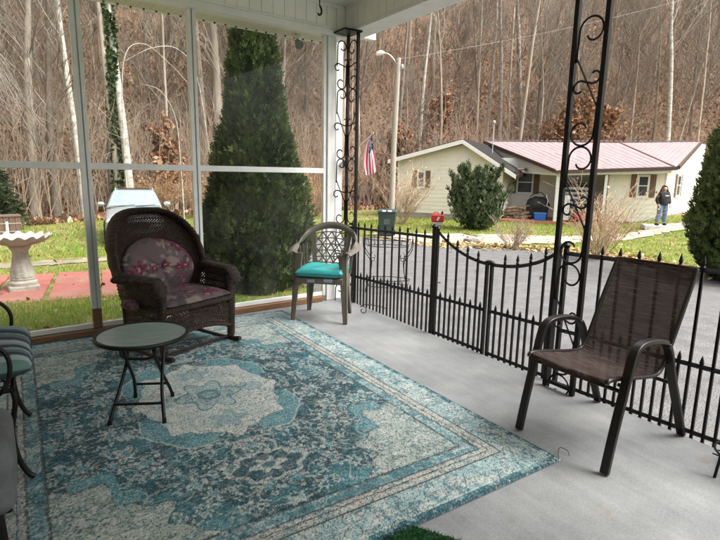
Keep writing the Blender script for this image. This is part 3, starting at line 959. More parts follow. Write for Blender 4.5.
# ================================================================== folding side table
M_blk = mat('black_powder_coat', (.004, .0045, .0045), .40, (.007, .007, .007), 20, bump=.03, bscale=200, spec=.28)
tb = thing('side_table', 'small round folding table with frosted glass top and black legs on the rug', 'side table', (.56, 3.29, .014), math.atan2(-.436, .9))
m = MB(); m.lathe([(.262, .472), (.272, .476), (.276, .486), (.272, .4965), (.258, .4975), (.254, .492), (.254, .478), (.258, .472)], 56); m.f = m.f[:-2]; m.m = m.m[:-2]
m.add([], [])
m.build('rim', M_blk, tb, smooth=60)
def frosted():
    mm, nt, b = _nodes('frosted_sheen_glass')
    _set(b, 'Roughness', .12); _set(b, 'Specular IOR Level', 1.0)
    N, L = nt.nodes, nt.links; tc = N.new('ShaderNodeTexCoord'); mp = N.new('ShaderNodeMapping'); mp.inputs['Scale'].default_value = (3, 26, 3); mp.inputs['Rotation'].default_value = (0, 0, .5); L.new(tc.outputs['Object'], mp.inputs[0])
    nz = N.new('ShaderNodeTexNoise'); nz.inputs['Scale'].default_value = 2.0; nz.inputs['Detail'].default_value = 6; L.new(mp.outputs[0], nz.inputs['Vector'])
    rp = N.new('ShaderNodeValToRGB'); rp.color_ramp.elements[0].position = .3; rp.color_ramp.elements[1].position = .7; rp.color_ramp.elements[0].color = (.25, .35, .335, 1); rp.color_ramp.elements[1].color = (.36, .46, .44, 1); L.new(nz.outputs['Fac'], rp.inputs[0]); L.new(rp.outputs[0], b.inputs['Base Color'])  # pale streaks in the colour imitate reflections on the top
    r2 = N.new('ShaderNodeMapRange'); r2.inputs['To Min'].default_value = .08; r2.inputs['To Max'].default_value = .30; L.new(nz.outputs['Fac'], r2.inputs['Value']); L.new(r2.outputs[0], b.inputs['Roughness'])
    _set(b, 'Transmission Weight', .25)
    return mm
m = MB(); m.lathe([(.2535, .484), (.2538, .4915)], 56); m.build('table_top', frosted(), tb)
def leg_path(s, wf, wt, yf, yt, zt):
    return [(s * wf, yf, .009), (s * wf * .93, yf * .86, .07), (s * wf * .80, yf * .50, .17), (s * wt * 1.03, yf * .12 + yt * .1, .27), (s * wt, yt * .5, .36), (s * wt, yt, zt)]
for s in (-1, 1):
    m = MB(); m.tube(catmull(leg_path(s, .155, .108, -.205, .10, .466), 6), .0105, 10); m.build('leg', M_blk, tb, smooth=60)
    m = MB(); m.tube(catmull(leg_path(s, .118, .086, .175, -.12, .466), 6), .0105, 10); m.build('leg', M_blk, tb, smooth=60)
    m = MB(); m.tube([(s * .155, -.205, 0), (s * .154, -.203, .03)], .0125, 10); m.build('foot_cap', M_blk, tb, smooth=40)
    m = MB(); m.tube([(s * .118, .175, 0), (s * .117, .173, .03)], .0125, 10); m.build('foot_cap', M_blk, tb, smooth=40)
m = MB(); m.tube([(-.140, -.158, .105), (.140, -.158, .105)], .008, 8); m.build('stretcher', M_blk, tb, smooth=60)
m = MB(); m.tube([(-.105, .135, .11), (.105, .135, .11)], .008, 8); m.build('stretcher', M_blk, tb, smooth=60)
m = MB(); m.tube(catmull([(-.10, -.11, .46), (-.095, -.11, .40), (-.06, -.11, .372), (.06, -.11, .372), (.095, -.11, .40), (.10, -.11, .46)], 5), .008, 8); m.build('brace', M_blk, tb, smooth=60)

# ================================================================== wrought iron loveseat at the left, striped seat cushion
ls = thing('iron_armchair', 'black wrought iron armchair with curled arms at the left edge of the rug', 'armchair', (-.385, 3.16, .014))
for y, front in ((-.38, 1), (.38, 1)):
    m = MB()
    m.tube(catmull([(.28, y, .46), (.285, y, .40), (.262, y, .26), (.275, y, .12), (.305, y, .035), (.33, y, .008)], 6), .0125, 8); m.build('leg', M_iron, ls, smooth=60)
    m = MB(); m.tube(catmull([(-.30, y, .90), (-.29, y, .46), (-.31, y, .22), (-.36, y, .008)], 6), .0125, 8); m.build('leg', M_iron, ls, smooth=60)
    yy = y * (1.26 if y < 0 else 1.02)
    m = MB(); m.tube(catmull([(-.29, y, .64), (-.10, yy, .715), (.10, yy, .742), (.22, yy, .725), (.278, yy, .655), (.275, yy, .56), (.235, yy * .99, .49), (.20, y, .465)], 6), .0105, 8); m.build('armrest', M_iron, ls, smooth=60)
    m = MB()
    m.tube(catmull([(.0 + p[0], y, p[1]) for p in spiral(.17, .22, .07, .018, 2.6, -3.4, 20)], 2), .007, 6)
    m.tube(catmull([(.262, y, .27), (.14, y, .30), (-.10, y, .27), (-.29, y, .30)], 5), .008, 6); m.build('scroll', M_iron, ls, smooth=60)
m = MB()
for a, b_ in (((-.29, -.38, .465), (.28, -.38, .465)), ((-.29, .38, .465), (.28, .38, .465)), ((.28, -.38, .465), (.28, .38, .465)), ((-.29, -.38, .465), (-.29, .38, .465))): m.tube([a, b_], .012, 8)
for k in range(9): m.tube([(-.29, -.33 + k * .0825, .468), (.28, -.33 + k * .0825, .468)], .004, 6)
m.build('seat_frame', M_iron, ls, smooth=60)
m = MB()
m.tube(catmull([(-.30, -.38, .90), (-.31, 0, .96), (-.30, .38, .90)], 8), .012, 8)
for k in range(7): m.tube([(-.29, -.30 + k * .1, .47), (-.305, -.30 + k * .1, .935)], .006, 6)
m.build('backrest', M_iron, ls, smooth=60)
def striped():
    n, k = 90, 60
    cols = [((.036, .048, .085), .10), ((.26, .335, .325), .10), ((.22, .24, .26), .05), ((.28, .285, .27), .045), ((.075, .14, .155), .07), ((.028, .036, .062), .10), ((.23, .27, .26), .035), ((.09, .15, .155), .11), ((.036, .048, .085), .10), ((.26, .335, .325), .10), ((.22, .24, .26), .05), ((.036, .048, .085), .08), ((.23, .27, .26), .05), ((.09, .15, .155), .06), ((.036, .048, .085), .06), ((.26, .335, .325), .07), ((.11, .19, .18), .05)]
    edges = np.cumsum([0] + [c[1] for c in cols])
    edges = edges / edges[-1]
    V = np.zeros((2, n, k, 3)); C = np.zeros((2, n, k, 3))
    for side in (0, 1):
        for i in range(n):
            for j in range(k):
                y, x = 2 * i / (n - 1) - 1, 2 * j / (k - 1) - 1
                pf = max(0, (1 - abs(x) ** 6) * (1 - abs(y) ** 6)) ** .5
                px, py = x * (.325 - .012 * abs(y) ** 4), y * (.385 - .01 * abs(x) ** 4)
                V[side, i, j] = (px + .045, py + .005, .548 + (.068 * pf + .008 * math.sin(4 * x + 2 * y)) if side == 0 else .548 - .06 * pf)
                t = min(.999, max(0, (y * -1 + 1) / 2 + .008 * math.sin(9 * x)))
                C[side, i, j] = cols[int(np.searchsorted(edges, t, side='right') - 1)][0] if side == 0 else (.035, .060, .062)
    idx = np.arange(n * k).reshape(n, k)
    q = np.stack([idx[:-1, :-1], idx[1:, :-1], idx[1:, 1:], idx[:-1, 1:]], -1).reshape(-1, 4)
    ring = np.concatenate([idx[:, 0], idx[-1, 1:], idx[-2::-1, -1], idx[0, -2:0:-1]]); r2 = np.roll(ring, -1)
    Q = np.concatenate([q, q[:, ::-1] + n * k, np.stack([ring, ring + n * k, r2 + n * k, r2], -1)])
    o = np_obj('cushion', V.reshape(-1, 3), Q, attr_mat('striped_canvas', .85, .2, .10, 260, .3), None, C.reshape(-1, 3), smooth=True)
    o.location = ls.location; tag(o, 'blue, green and grey striped seat cushion on the black iron armchair', 'cushion')
    return o
striped()
# grey padded stool, only its corner in the picture
os_ = thing('footstool', 'grey padded footstool in front of the iron armchair at the left edge', 'footstool', (-.375, 2.37, .003))
M_grey = mat('grey_upholstery', (.115, .125, .13), .85, (.075, .082, .086), 9, bump=.25, bscale=90)
m = MB(); m.box((-.27, -.21, .20), (.27, .21, .50)); m.build('seat', M_grey, os_, smooth=60, bevel=.06, seg=4)
for sx in (-1, 1):
    for sy in (-1, 1):
        m = MB(); m.tube([(sx * .2, sy * .15, .24), (sx * .22, sy * .17, 0)], [.02, .014], 8); m.build('leg', M_blk, os_, smooth=40)

# ================================================================== resin armchair with teal cushion
M_res = mat('taupe_resin', (.15, .129, .105), .38, (.115, .098, .079), 6, bump=.03, bscale=60, spec=.4)
fwx, fwy = -.6897, -.7241
cen = ((2.642 + 2.221) / 2 - fwx * .24, (4.274 + 4.675) / 2 - fwy * .24)
pc = thing('resin_chair', 'taupe plastic armchair with open lattice back beside the corner scroll post', 'plastic chair', (cen[0], cen[1], .002), math.atan2(-.6897, .7241))
# local: x to the viewer's right, -y to the front, front feet at y=-.24
def lpost(mb, p, q, w0, w1, tk=.018):
    """Flared angle-section leg: two plates at right angles."""
    p, q = Vector(p), Vector(q)
    for dx, dy in ((1, 0), (0, 1)):
        V = []
        for c, w in ((p, w0), (q, w1)):
            sx = -1 if c.x > 0 else 1; sy = 1 if c.y < 0 else -1
            if dx: a, b_ = Vector((0, 0, 0)), Vector((sx * w, 0, 0)); off = Vector((0, sy * tk, 0))
            else: a, b_ = Vector((0, 0, 0)), Vector((0, sy * w, 0)); off = Vector((sx * tk, 0, 0))
            V += [c + a, c + b_, c + b_ + off, c + a + off]
        mb.add(V, [(0, 1, 5, 4), (1, 2, 6, 5), (2, 3, 7, 6), (3, 0, 4, 7), (0, 3, 2, 1), (4, 5, 6, 7)])
for s in (-1, 1):
    m = MB(); lpost(m, (s * .295, -.245, 0), (s * .268, -.185, .70), .042, .085); m.build('leg', M_res, pc, smooth=40, bevel=.006)
    m = MB(); lpost(m, (s * .25, .235, 0), (s * .225, .17, .47), .04, .085); m.build('leg', M_res, pc, smooth=40, bevel=.006)
def rc_seat(u, v):
    x, y = 2 * u - 1, 2 * v - 1
    return (x * (.245 - .03 * (y + 1) / 2), -.225 + .40 * v, .462 - .02 * v - .018 * math.sin(PI * u) * math.sin(PI * v) - .03 * max(0, -y - .8) * 5 * .2)
m = MB(); m.surf(rc_seat, 14, 12, .012); m.build('seat', M_res, pc, smooth=50)
m = MB(); m.box((-.24, -.235, .40), (.24, -.222, .455)); m.box((-.235, .16, .40), (.235, .172, .45))
for s in (-1, 1): m.box((s * .238, -.22, .40), (s * .228, .17, .452))
m.build('apron', M_res, pc, bevel=.004)
# band that is both arms and top rail
band = [(-.275, -.235, .715), (-.30, -.12, .728), (-.318, .02, .745), (-.30, .16, .785), (-.235, .255, .865), (-.12, .30, .925), (0, .312, .943), (.12, .30, .925), (.235, .255, .865), (.30, .16, .785), (.318, .02, .745), (.30, -.12, .728), (.275, -.235, .715)]
Pb = catmull(band, 6)
def band_pt(u, v):
    i = u * (len(Pb) - 1); k = int(min(i, len(Pb) - 2)); f = i - k
    p = Pb[k].lerp(Pb[k + 1], f)
    b_ = max(0.0, min(1.0, (p.y - .02) / .24))           # 0 on the arms, 1 on the back
    w = .082 if b_ < .5 else .075
    out = Vector((p.x, p.y + .1, 0)); out = out.normalized() if out.length > 1e-6 else Vector((0, 1, 0))
    flat = Vector((0, 0, 1)) * b_ + out * -(1 - b_) * 1.0
    flat.normalize()
    droop = -.022 * (1 - b_) * (2 * v - 1) ** 2 - .012 * b_ * (2 * v - 1) ** 2
    return p + flat * (v - .55) * w + (Vector((0, 0, 1)) * (1 - b_) + out * b_ * -1) * droop
m = MB(); m.surf(band_pt, 90, 6, .010); m.build('armrest', M_res, pc, smooth=60)
# back: frame sides and a triangular lattice
def bk(u, v):
    hw_ = .150 + .055 * v
    return Vector(((2 * u - 1) * hw_, .175 + .125 * v + .02 * (1 - (2 * u - 1) ** 2), .46 + (.43 + .03 * (1 - (2 * u - 1) ** 2)) * v))
m = MB()
def slat(pts, w, t=.010): m.tube([bk(*q) for q in pts], 1, 4, True, (w / 2, t / 2), (0, 1, 0))
for s in (0.0, 1.0): slat([(s, k / 10) for k in range(11)], .050)
NC = 4
for k in range(0, 7):
    v = .05 + k * .14; slat([(q / 8, v) for q in range(9)], .011)
for k in range(-6, NC + 1):
    for sgn in (1, -1):
        pts = []
        for j in range(15):
            v = .05 + .84 * j / 14; u = (k + 6 * (v - .05) / .84 * .5 * 1.0 * 1) / NC
            u = u if sgn > 0 else 1 - u
            if 0 <= u <= 1: pts.append((u, v))
        if len(pts) > 1: slat(pts, .013)
m.build('backrest', M_res, pc, smooth=40)
for s in (-1, 1):
    m = MB()
    for k in range(3):
        m.bar((s * (.235 + k * .012), .14 - k * .05, .47), (s * (.245 + k * .022), .17 - k * .055, .76 - k * .01), .016, .010, (0, 1, 0))
    m.build('back_brace', M_res, pc)
m = MB(); m.box((-.12, -.2405, .415), (-.045, -.2365, .445)); m.box((.05, -.2405, .42), (.14, -.2365, .455)); m.build('sticker', mat('paper_label', (.42, .46, .52), .6, (.20, .24, .32), 30), pc)
tc_ = thing('cushion', 'bright teal seat cushion on the taupe plastic armchair', 'cushion', (cen[0], cen[1], .002), math.atan2(-.6897, .7241))
M_teal = mat('teal_vinyl', (.035, .33, .325), .38, (.028, .26, .26), 7, bump=.12, bscale=25)
def tcush(side):
    def fn(u, v):
        x, y = 2 * u - 1, 2 * v - 1
        pf = max(0, (1 - abs(x) ** 8) * (1 - abs(y) ** 8)) ** .45
        wr = .007 * math.sin(5 * x - 3 * y) * pf + .010 * math.exp(-((x - .25) * 4) ** 2) * math.sin(4 * y) * pf
        return (x * .236, -.045 + y * .215, (.515 + .040 * pf + wr + .012 * (x > .6) * (x - .6)) if side else (.500 - .036 * pf))
    return fn
m = MB(); m.surf(tcush(1), 40, 40); m.surf(tcush(0), 40, 40)
bm_ = [tcush(1), tcush(0)]
edge = [(k / 40, 0) for k in range(40)] + [(1, k / 40) for k in range(40)] + [(1 - k / 40, 1) for k in range(40)] + [(0, 1 - k / 40) for k in range(40)]
V = [bm_[0](*q) for q in edge] + [bm_[1](*q) for q in edge]; n_ = len(edge)
m.add(V, [(i, (i + 1) % n_, n_ + (i + 1) % n_, n_ + i) for i in range(n_)])
m.build('cushion_cover', M_teal, tc_, smooth=70)
m = MB(); m.tube([Vector(tcush(1)(*q)) * .5 + Vector(tcush(0)(*q)) * .5 for q in edge], .0065, 6, closed=True); m.build('piping', mat('teal_piping', (.022, .21, .21), .45), tc_, smooth=60)

# ================================================================== sling patio chair
M_slf = mat('bronze_frame', (.016, .012, .010), .36, (.010, .008, .007), 15, bump=.02, bscale=150, spec=.35)
def sling_mat():
    m, nt, b = _nodes('sling_mesh'); N, L = nt.nodes, nt.links
    _set(b, 'Roughness', .7); _set(b, 'Specular IOR Level', .3)
    tc = N.new('ShaderNodeTexCoord')
    mp = N.new('ShaderNodeMapping'); mp.inputs['Scale'].default_value = (3, 60, 60); L.new(tc.outputs['Object'], mp.inputs[0])
    nz = N.new('ShaderNodeTexNoise'); nz.inputs['Scale'].default_value = 2.2; nz.inputs['Detail'].default_value = 4; L.new(mp.outputs[0], nz.inputs['Vector'])
    rp = N.new('ShaderNodeValToRGB'); rp.color_ramp.elements[0].position = .38; rp.color_ramp.elements[1].position = .64
    rp.color_ramp.elements[0].color = (.022, .013, .010, 1); rp.color_ramp.elements[1].color = (.105, .070, .058, 1); L.new(nz.outputs['Fac'], rp.inputs[0])
    L.new(rp.outputs[0], b.inputs['Base Color'])
    tr = N.new('ShaderNodeBsdfTransparent'); tl = N.new('ShaderNodeBsdfTranslucent'); L.new(rp.outputs[0], tl.inputs['Color'])
    m1 = N.new('ShaderNodeMixShader'); m1.inputs[0].default_value = .25; L.new(b.outputs[0], m1.inputs[1]); L.new(tl.outputs[0], m1.inputs[2])
    m2 = N.new('ShaderNodeMixShader'); m2.inputs[0].default_value = .20; L.new(m1.outputs[0], m2.inputs[1]); L.new(tr.outputs[0], m2.inputs[2])
    L.new(m2.outputs[0], N['Material Output'].inputs['Surface'])
    return m
sc_ = thing('patio_chair', 'brown mesh sling patio chair with curved metal arms beside the fence', 'patio chair', (2.79, 1.615, .002), R(-90))
# local: -y front (world -x), x across (world y mirrored); world x = 2.79 + y_local ; world y = 1.615 - x_local
for s in (-1, 1):
    m = MB()
    y0 = -.395
    path = [(s * .275, -.395, .005), (s * .275, -.355, .20), (s * .275, -.300, .43), (s * .275, -.262, .585), (s * .272, -.225, .642), (s * .27, -.150, .662), (s * .268, -.02, .652), (s * .266, .075, .622), (s * .265, .130, .56), (s * .265, .200, .40), (s * .268, .300, .20), (s * .27, .395, .005)]
    m.tube(catmull(path, 6), 1, 4, True, (.023, .0125), (0, 0, 1) if False else (0, -1, .6)); m.build('arm_leg', M_slf, sc_, smooth=50, bevel=.004)
    m = MB()
    side = [(s * .238, -.405, .478), (s * .240, -.385, .495), (s * .240, -.30, .488), (s * .240, -.05, .447), (s * .240, .06, .437), (s * .240, .115, .458), (s * .240, .165, .53), (s * .240, .265, .74), (s * .236, .375, .965), (s * .232, .392, 1.000)]
    m.tube(catmull(side, 6), .0125, 10); m.build('side_rail', M_slf, sc_, smooth=60)
    m = MB(); m.tube([(s * .275, -.292, .45), (s * .236, -.292, .455)], .010, 8); m.tube([(s * .266, .15, .50), (s * .238, .155, .51)], .010, 8); m.build('bracket', M_slf, sc_, smooth=60)
for q_ in ([(-.275, -.30, .425), (.275, -.30, .425)], [(-.26, .22, .36), (.26, .22, .36)]):
    m = MB(); m.tube(q_, .011, 8); m.build('cross_bar', M_slf, sc_, smooth=60)
prof = catmull([(0, -.412, .462), (0, -.403, .488), (0, -.385, .502), (0, -.30, .490), (0, -.05, .447), (0, .06, .439), (0, .112, .458), (0, .165, .53), (0, .265, .74), (0, .375, .965), (0, .394, 1.005), (0, .412, 1.002), (0, .412, .975)], 6)
def sl(u, v):
    i = v * (len(prof) - 1); k = int(min(i, len(prof) - 2)); p = prof[k].lerp(prof[k + 1], i - k)
    x = 2 * u - 1; sag = (1 - x * x) * .022 * math.sin(PI * min(1, max(0, v * 1.05)))
    back = 1 if v > .55 else 0
    d = max(0, min(1, (v - .50) / .12))
    return (x * .232, p.y + sag * d, p.z - sag * (1 - d) - (.006 * (1 - x * x) if v > .85 else 0))
m = MB(); m.surf(sl, 16, 70, .003); m.build('sling', sling_mat(), sc_, smooth=60)

# ================================================================== small iron pieces
t = thing('iron_scroll', 'small black iron scroll standing on the concrete beside the plastic chair', 'iron scroll', (2.985, 4.50, .001), R(-45))
m = MB(); m.tube(catmull([(p[0], 0, p[1]) for p in spiral(0, .052, .047, .012, 2.2, -4.6, 26)], 2), .0045, 6)
m.tube(catmull([(-.028, 0, .090), (.0, .05, .10), (.10, .16, .075), (.22, .30, .01)], 6), .0045, 6); m.build('scroll', M_iron, t, smooth=60)
t = thing('plant_stand', 'black wrought iron plant stand on the concrete at the right edge', 'plant stand', (3.02, .93, .001))
for k in range(4):
    a = R(45 + 90 * k + 13); c_, s_ = math.cos(a), math.sin(a)
    m = MB(); m.tube(catmull([(.185 * c_, .185 * s_, 0), (.165 * c_, .165 * s_, .15), (.14 * c_, .14 * s_, .33), (.15 * c_, .15 * s_, .52)], 6), .0075, 7); m.build('leg', M_iron, t, smooth=60)
    m = MB(); m.tube(catmull([(p[0] * c_, p[0] * s_, p[1]) for p in spiral(.11, .085, .048, .014, 2.9, -3.2, 20)], 2), .005, 6); m.build('scroll', M_iron, t, smooth=60)
for z, r_ in ((.52, .16), (.12, .165)):
    m = MB(); m.tube([(r_ * math.cos(2 * PI * k / 32), r_ * math.sin(2 * PI * k / 32), z) for k in range(32)], .006, 6, closed=True)
    for k in range(6): m.bar((-.15 + k * .06, -.125, z), (-.15 + k * .06, .125, z), .006)
    m.build('shelf', M_iron, t, smooth=60)
# ================================================================== ground
def ground_mat():
    m, nt, b = _nodes('yard_and_hillside'); N, L = nt.nodes, nt.links
    _set(b, 'Roughness', .95); _set(b, 'Specular IOR Level', .15)
    tc = N.new('ShaderNodeTexCoord')
    def noise(sc, det=5, rough=.6):
        n = N.new('ShaderNodeTexNoise'); n.inputs['Scale'].default_value = sc; n.inputs['Detail'].default_value = det; n.inputs['Roughness'].default_value = rough
        L.new(tc.outputs['Object'], n.inputs['Vector']); return n.outputs['Fac']
    def ramp(f, stops):
        r = N.new('ShaderNodeValToRGB'); e = r.color_ramp.elements
        e[0].position, e[0].color = stops[0][0], c4(stops[0][1]); e[1].position, e[1].color = stops[-1][0], c4(stops[-1][1])
        for p, c in stops[1:-1]:
            q = e.new(p); q.color = c4(c)
        L.new(f, r.inputs[0]); return r.outputs['Color']
    def mix(f, a, c):
        x = N.new('ShaderNodeMix'); x.data_type = 'RGBA'; L.new(f, x.inputs[0]); L.new(a, x.inputs[6]); L.new(c, x.inputs[7]); return x.outputs[2]
    grass = ramp(noise(3.2, 8, .7), [(.34, (.08, .125, .024)), (.50, (.155, .17, .046)), (.60, (.26, .22, .10)), (.72, (.17, .12, .07))])
    vor = N.new('ShaderNodeTexVoronoi'); vor.inputs['Scale'].default_value = 7.0; L.new(tc.outputs['Object'], vor.inputs['Vector'])
    sep = N.new('ShaderNodeSeparateColor'); L.new(vor.outputs['Color'], sep.inputs[0])
    leaf = ramp(sep.outputs[0], [(.0, (.10, .064, .042)), (.35, (.22, .128, .078)), (.65, (.33, .195, .12)), (.85, (.39, .27, .18)), (1.0, (.48, .38, .28))])
    big = ramp(noise(.22, 6, .6), [(.36, (.16, .125, .09)), (.52, (.31, .19, .12)), (.68, (.28, .22, .16))])
    x = N.new('ShaderNodeMix'); x.data_type = 'RGBA'; x.inputs[0].default_value = .45; L.new(leaf, x.inputs[6]); L.new(big, x.inputs[7])
    at = N.new('ShaderNodeAttribute'); at.attribute_name = 'Col'
    sp = N.new('ShaderNodeSeparateColor'); L.new(at.outputs['Color'], sp.inputs[0])
    ad = N.new('ShaderNodeMath'); ad.operation = 'MULTIPLY_ADD'; ad.inputs[1].default_value = .9; ad.inputs[2].default_value = -.45; L.new(noise(1.4, 6, .7), ad.inputs[0])
    s2 = N.new('ShaderNodeMath'); s2.operation = 'ADD'; L.new(sp.outputs[0], s2.inputs[0]); L.new(ad.outputs[0], s2.inputs[1])
    st = N.new('ShaderNodeMapRange'); st.inputs['From Min'].default_value = .38; st.inputs['From Max'].default_value = .62; L.new(s2.outputs[0], st.inputs['Value'])
    L.new(mix(st.outputs[0], grass, x.outputs[2]), b.inputs['Base Color'])
    bp = N.new('ShaderNodeBump'); bp.inputs['Strength'].default_value = .6; bp.inputs['Distance'].default_value = .06; L.new(vor.outputs['Distance'], bp.inputs['Height']); L.new(bp.outputs[0], b.inputs['Normal'])
    return m
def axis(lo, near0, near1, hi, fine, coarse):
    a = list(np.arange(near0, near1, fine)); x = near1; st = fine
    while x < hi: a.append(x); st = min(st * 1.12, coarse); x += st
    a.append(hi); x = near0; st = fine; pre = []
    while x > lo: st = min(st * 1.12, coarse); x -= st; pre.append(max(x, lo))
    return np.array(pre[::-1] + a)
gx = axis(-70, -6, 30, 210, .4, 4); gy = axis(-60, -6, 30, 210, .4, 4)
X, Y = np.meshgrid(gx, gy, indexing='ij')
Z = ground_z(X, Y)
th = np.degrees(np.arctan2(X, Y)); D = np.hypot(X, Y)
r0 = 22.5 + np.clip(th, -40, 75) * .24; r0 = np.where(th > 38, r0 + (th - 38) * .25, r0)
hillness = sstep(-1.5, 1.2, D - r0) * sstep(-14, -2, X * .4 + Y * .9)
litter = np.maximum(hillness, .35 * sstep(9, 20, D))
idx = np.arange(X.size).reshape(X.shape)
Q = np.stack([idx[:-1, :-1], idx[1:, :-1], idx[1:, 1:], idx[:-1, 1:]], -1).reshape(-1, 4)
o = np_obj('ground', np.stack([X, Y, Z], -1).reshape(-1, 3), Q, ground_mat(), None, np.repeat(litter.reshape(-1, 1), 3, 1), smooth=True); struct(o)

def loft_sheet(name, A, B, m, off, nl=80, nw=24, jit=.06, seed=1):
    """A sheet draped on the ground between two edge lines, with slightly ragged edges."""
    def res(P, n):
        P = np.array(P, float); s = np.r_[0, np.cumsum(np.hypot(*np.diff(P, axis=0).T))]; t = np.linspace(0, s[-1], n)
        return np.stack([np.interp(t, s, P[:, 0]), np.interp(t, s, P[:, 1])], 1)
    A, B = res(A, nl), res(B, nl); g = np.random.default_rng(seed)
    A = A + g.normal(0, jit, A.shape); B = B + g.normal(0, jit, B.shape)
    w = np.linspace(0, 1, nw)[None, :, None]
    P = A[:, None] * (1 - w) + B[:, None] * w
    z = ground_z(P[..., 0], P[..., 1]) + off
    V = np.concatenate([P, z[..., None]], -1).reshape(-1, 3)
    i = np.arange(nl * nw).reshape(nl, nw)
    q = np.stack([i[:-1, :-1], i[1:, :-1], i[1:, 1:], i[:-1, 1:]], -1).reshape(-1, 4)
    o = np_obj(name, V, q, m, None, None, smooth=True)
    return struct(o)
M_asph = mat('old_asphalt', (.098, .098, .099), .6, (.172, .169, .166), 4.0, 12, bump=1.0, bscale=70, lo=.34, hi=.68, spec=.45)
M_dirt = mat('pale_dirt', (.27, .22, .165), .95, (.37, .315, .25), 1.6, 8, bump=.4, bscale=40)
FAR = [(-9, 13.4), (-.45, 13.25), (3.2, 13.1), (5.5, 13.9), (7.6, 14.5), (9.3, 13.6), (9.75, 11.3), (11, 10.3), (12.4, 8.8), (12.9, 7.2), (12.0, 6.0), (11.9, 4.6), (13.5, 2.5), (17, -8)]
NEAR = [(-9, 12.0), (-.45, 12.0), (2.5, 11.9), (3.6, 10.4), (3.75, 8.6), (3.6, 7.2), (3.35, 5.9), (3.24, 5.2), (3.24, 4), (3.24, 3), (3.24, 1.5), (3.24, 0), (3.24, -2), (3.5, -9)]
loft_sheet('driveway', FAR[2:], NEAR[2:], M_asph, .022, 150, 60, .03, 1)
loft_sheet('garden_path', [(-9, 12.95), (-.45, 12.85), (3.2, 12.8), (5.5, 13.4)], [(-9, 12.1), (-.45, 12.15), (2.5, 12.1), (3.6, 11.0)], mat('brown_path', (.16, .13, .09), .95, (.30, .25, .19), 2.5, 8, bump=.4, bscale=40), .016, 60, 16, .06, 2)
loft_sheet('dirt_drive', [(9.4, 14.6), (11.2, 14.0), (13.2, 12.9), (15.4, 11.3), (18, 10.4), (20.4, 10.0), (27, 6.5)], [(9.6, 12.0), (10.6, 10.9), (12.4, 10.4), (13.9, 9.9), (16.4, 9.5), (18.9, 9.0), (25, 4.6)], M_dirt, .030, 90, 20, .10, 3)

# ------------------------------------------------------------------ grass, leaves (nobody could count them)
M_blade = attr_mat('grass_blades', .8, .15, trans=.35)
def in_poly(x, y, A, B):
    P = np.array(A + B[::-1]); r = np.zeros(x.shape, bool); j = len(P) - 1
    for i in range(len(P)):
        xi, yi = P[i]; xj, yj = P[j]
        c = ((yi > y) != (yj > y)) & (x < (xj - xi) * (y - yi) / (yj - yi + 1e-12) + xi); r ^= c; j = i
    return r
PATIO = [(-2.4, 8.25), (-2.2, 10.95), (1.75, 10.1), (1.42, 7.70)]
def in_patio(x, y): return in_poly(x, y, PATIO, [])
def paved(x, y): return in_poly(x, y, FAR, NEAR) | in_patio(x, y)
def blades(name, K, x0, x1, y0, y1, h0, h1, w, seed, straw=.35, keep=None):
    g = np.random.default_rng(seed)
    x, y = g.uniform(x0, x1, K), g.uniform(y0, y1, K)
    ok = ~paved(x, y)
    if keep is not None: ok &= keep(x, y)
    ok &= fbm(x * 1.1 + 30, y * 1.1 + 30, 77, 3) > .36 * g.uniform(.4, 1.25, K)
    x, y = x[ok], y[ok]; K = len(x); z = ground_z(x, y)
    h = g.uniform(h0, h1, K); a = g.uniform(0, 2 * PI, K)
    P = np.stack([x, y, z - .005], 1); wv = np.stack([np.cos(a), np.sin(a), np.zeros(K)], 1) * w
    ln = np.stack([g.normal(0, .4, K), g.normal(0, .4, K), np.ones(K)], 1) * h[:, None]
    V = np.stack([P - wv, P + wv, P + ln + wv * .3, P + ln - wv * .3], 1).reshape(-1, 3)
    t = g.random(K); pat = fbm(x * .9 + 60, y * .9 + 60, 78, 3)
    c = np.where((t < straw * (pat > .47) + .10)[:, None], np.array([[.46, .39, .16]]), np.array([[.24, .36, .055]])) * g.uniform(.65, 1.25, (K, 1))
    c = np.where((t > .86)[:, None], np.array([[.28, .31, .075]]) * g.uniform(.8, 1.2, (K, 1)), c)
    o = np_obj(name, V, np.arange(4 * K).reshape(-1, 4), M_blade, None, np.repeat(c, 4, 0)); struct(o, 'stuff', 'short green and straw coloured lawn grass in the yard', 'grass')
blades('grass', 60000, -3.5, 3.6, 5.45, 9.0, .03, .075, .004, 1)
blades('grass', 45000, -4, 5.5, 9, 14.5, .03, .07, .006, 2)
blades('grass', 40000, -6, 9.5, 13, 24, .04, .09, .010, 3, .45)
blades('grass', 52000, 9, 24, 4, 19, .04, .10, .011, 4, .18, lambda x, y: ~in_poly(x, y, [(9.4, 14.6), (11.2, 14.0), (13.2, 12.9), (15.4, 11.3), (18, 10.4), (20.4, 10.0), (27, 6.5)], [(9.6, 12.0), (10.6, 10.9), (12.4, 10.4), (13.9, 9.9), (16.4, 9.5), (18.9, 9.0), (25, 4.6)]))
M_leaf = attr_mat('fallen_leaves', .85, .15, trans=.15)
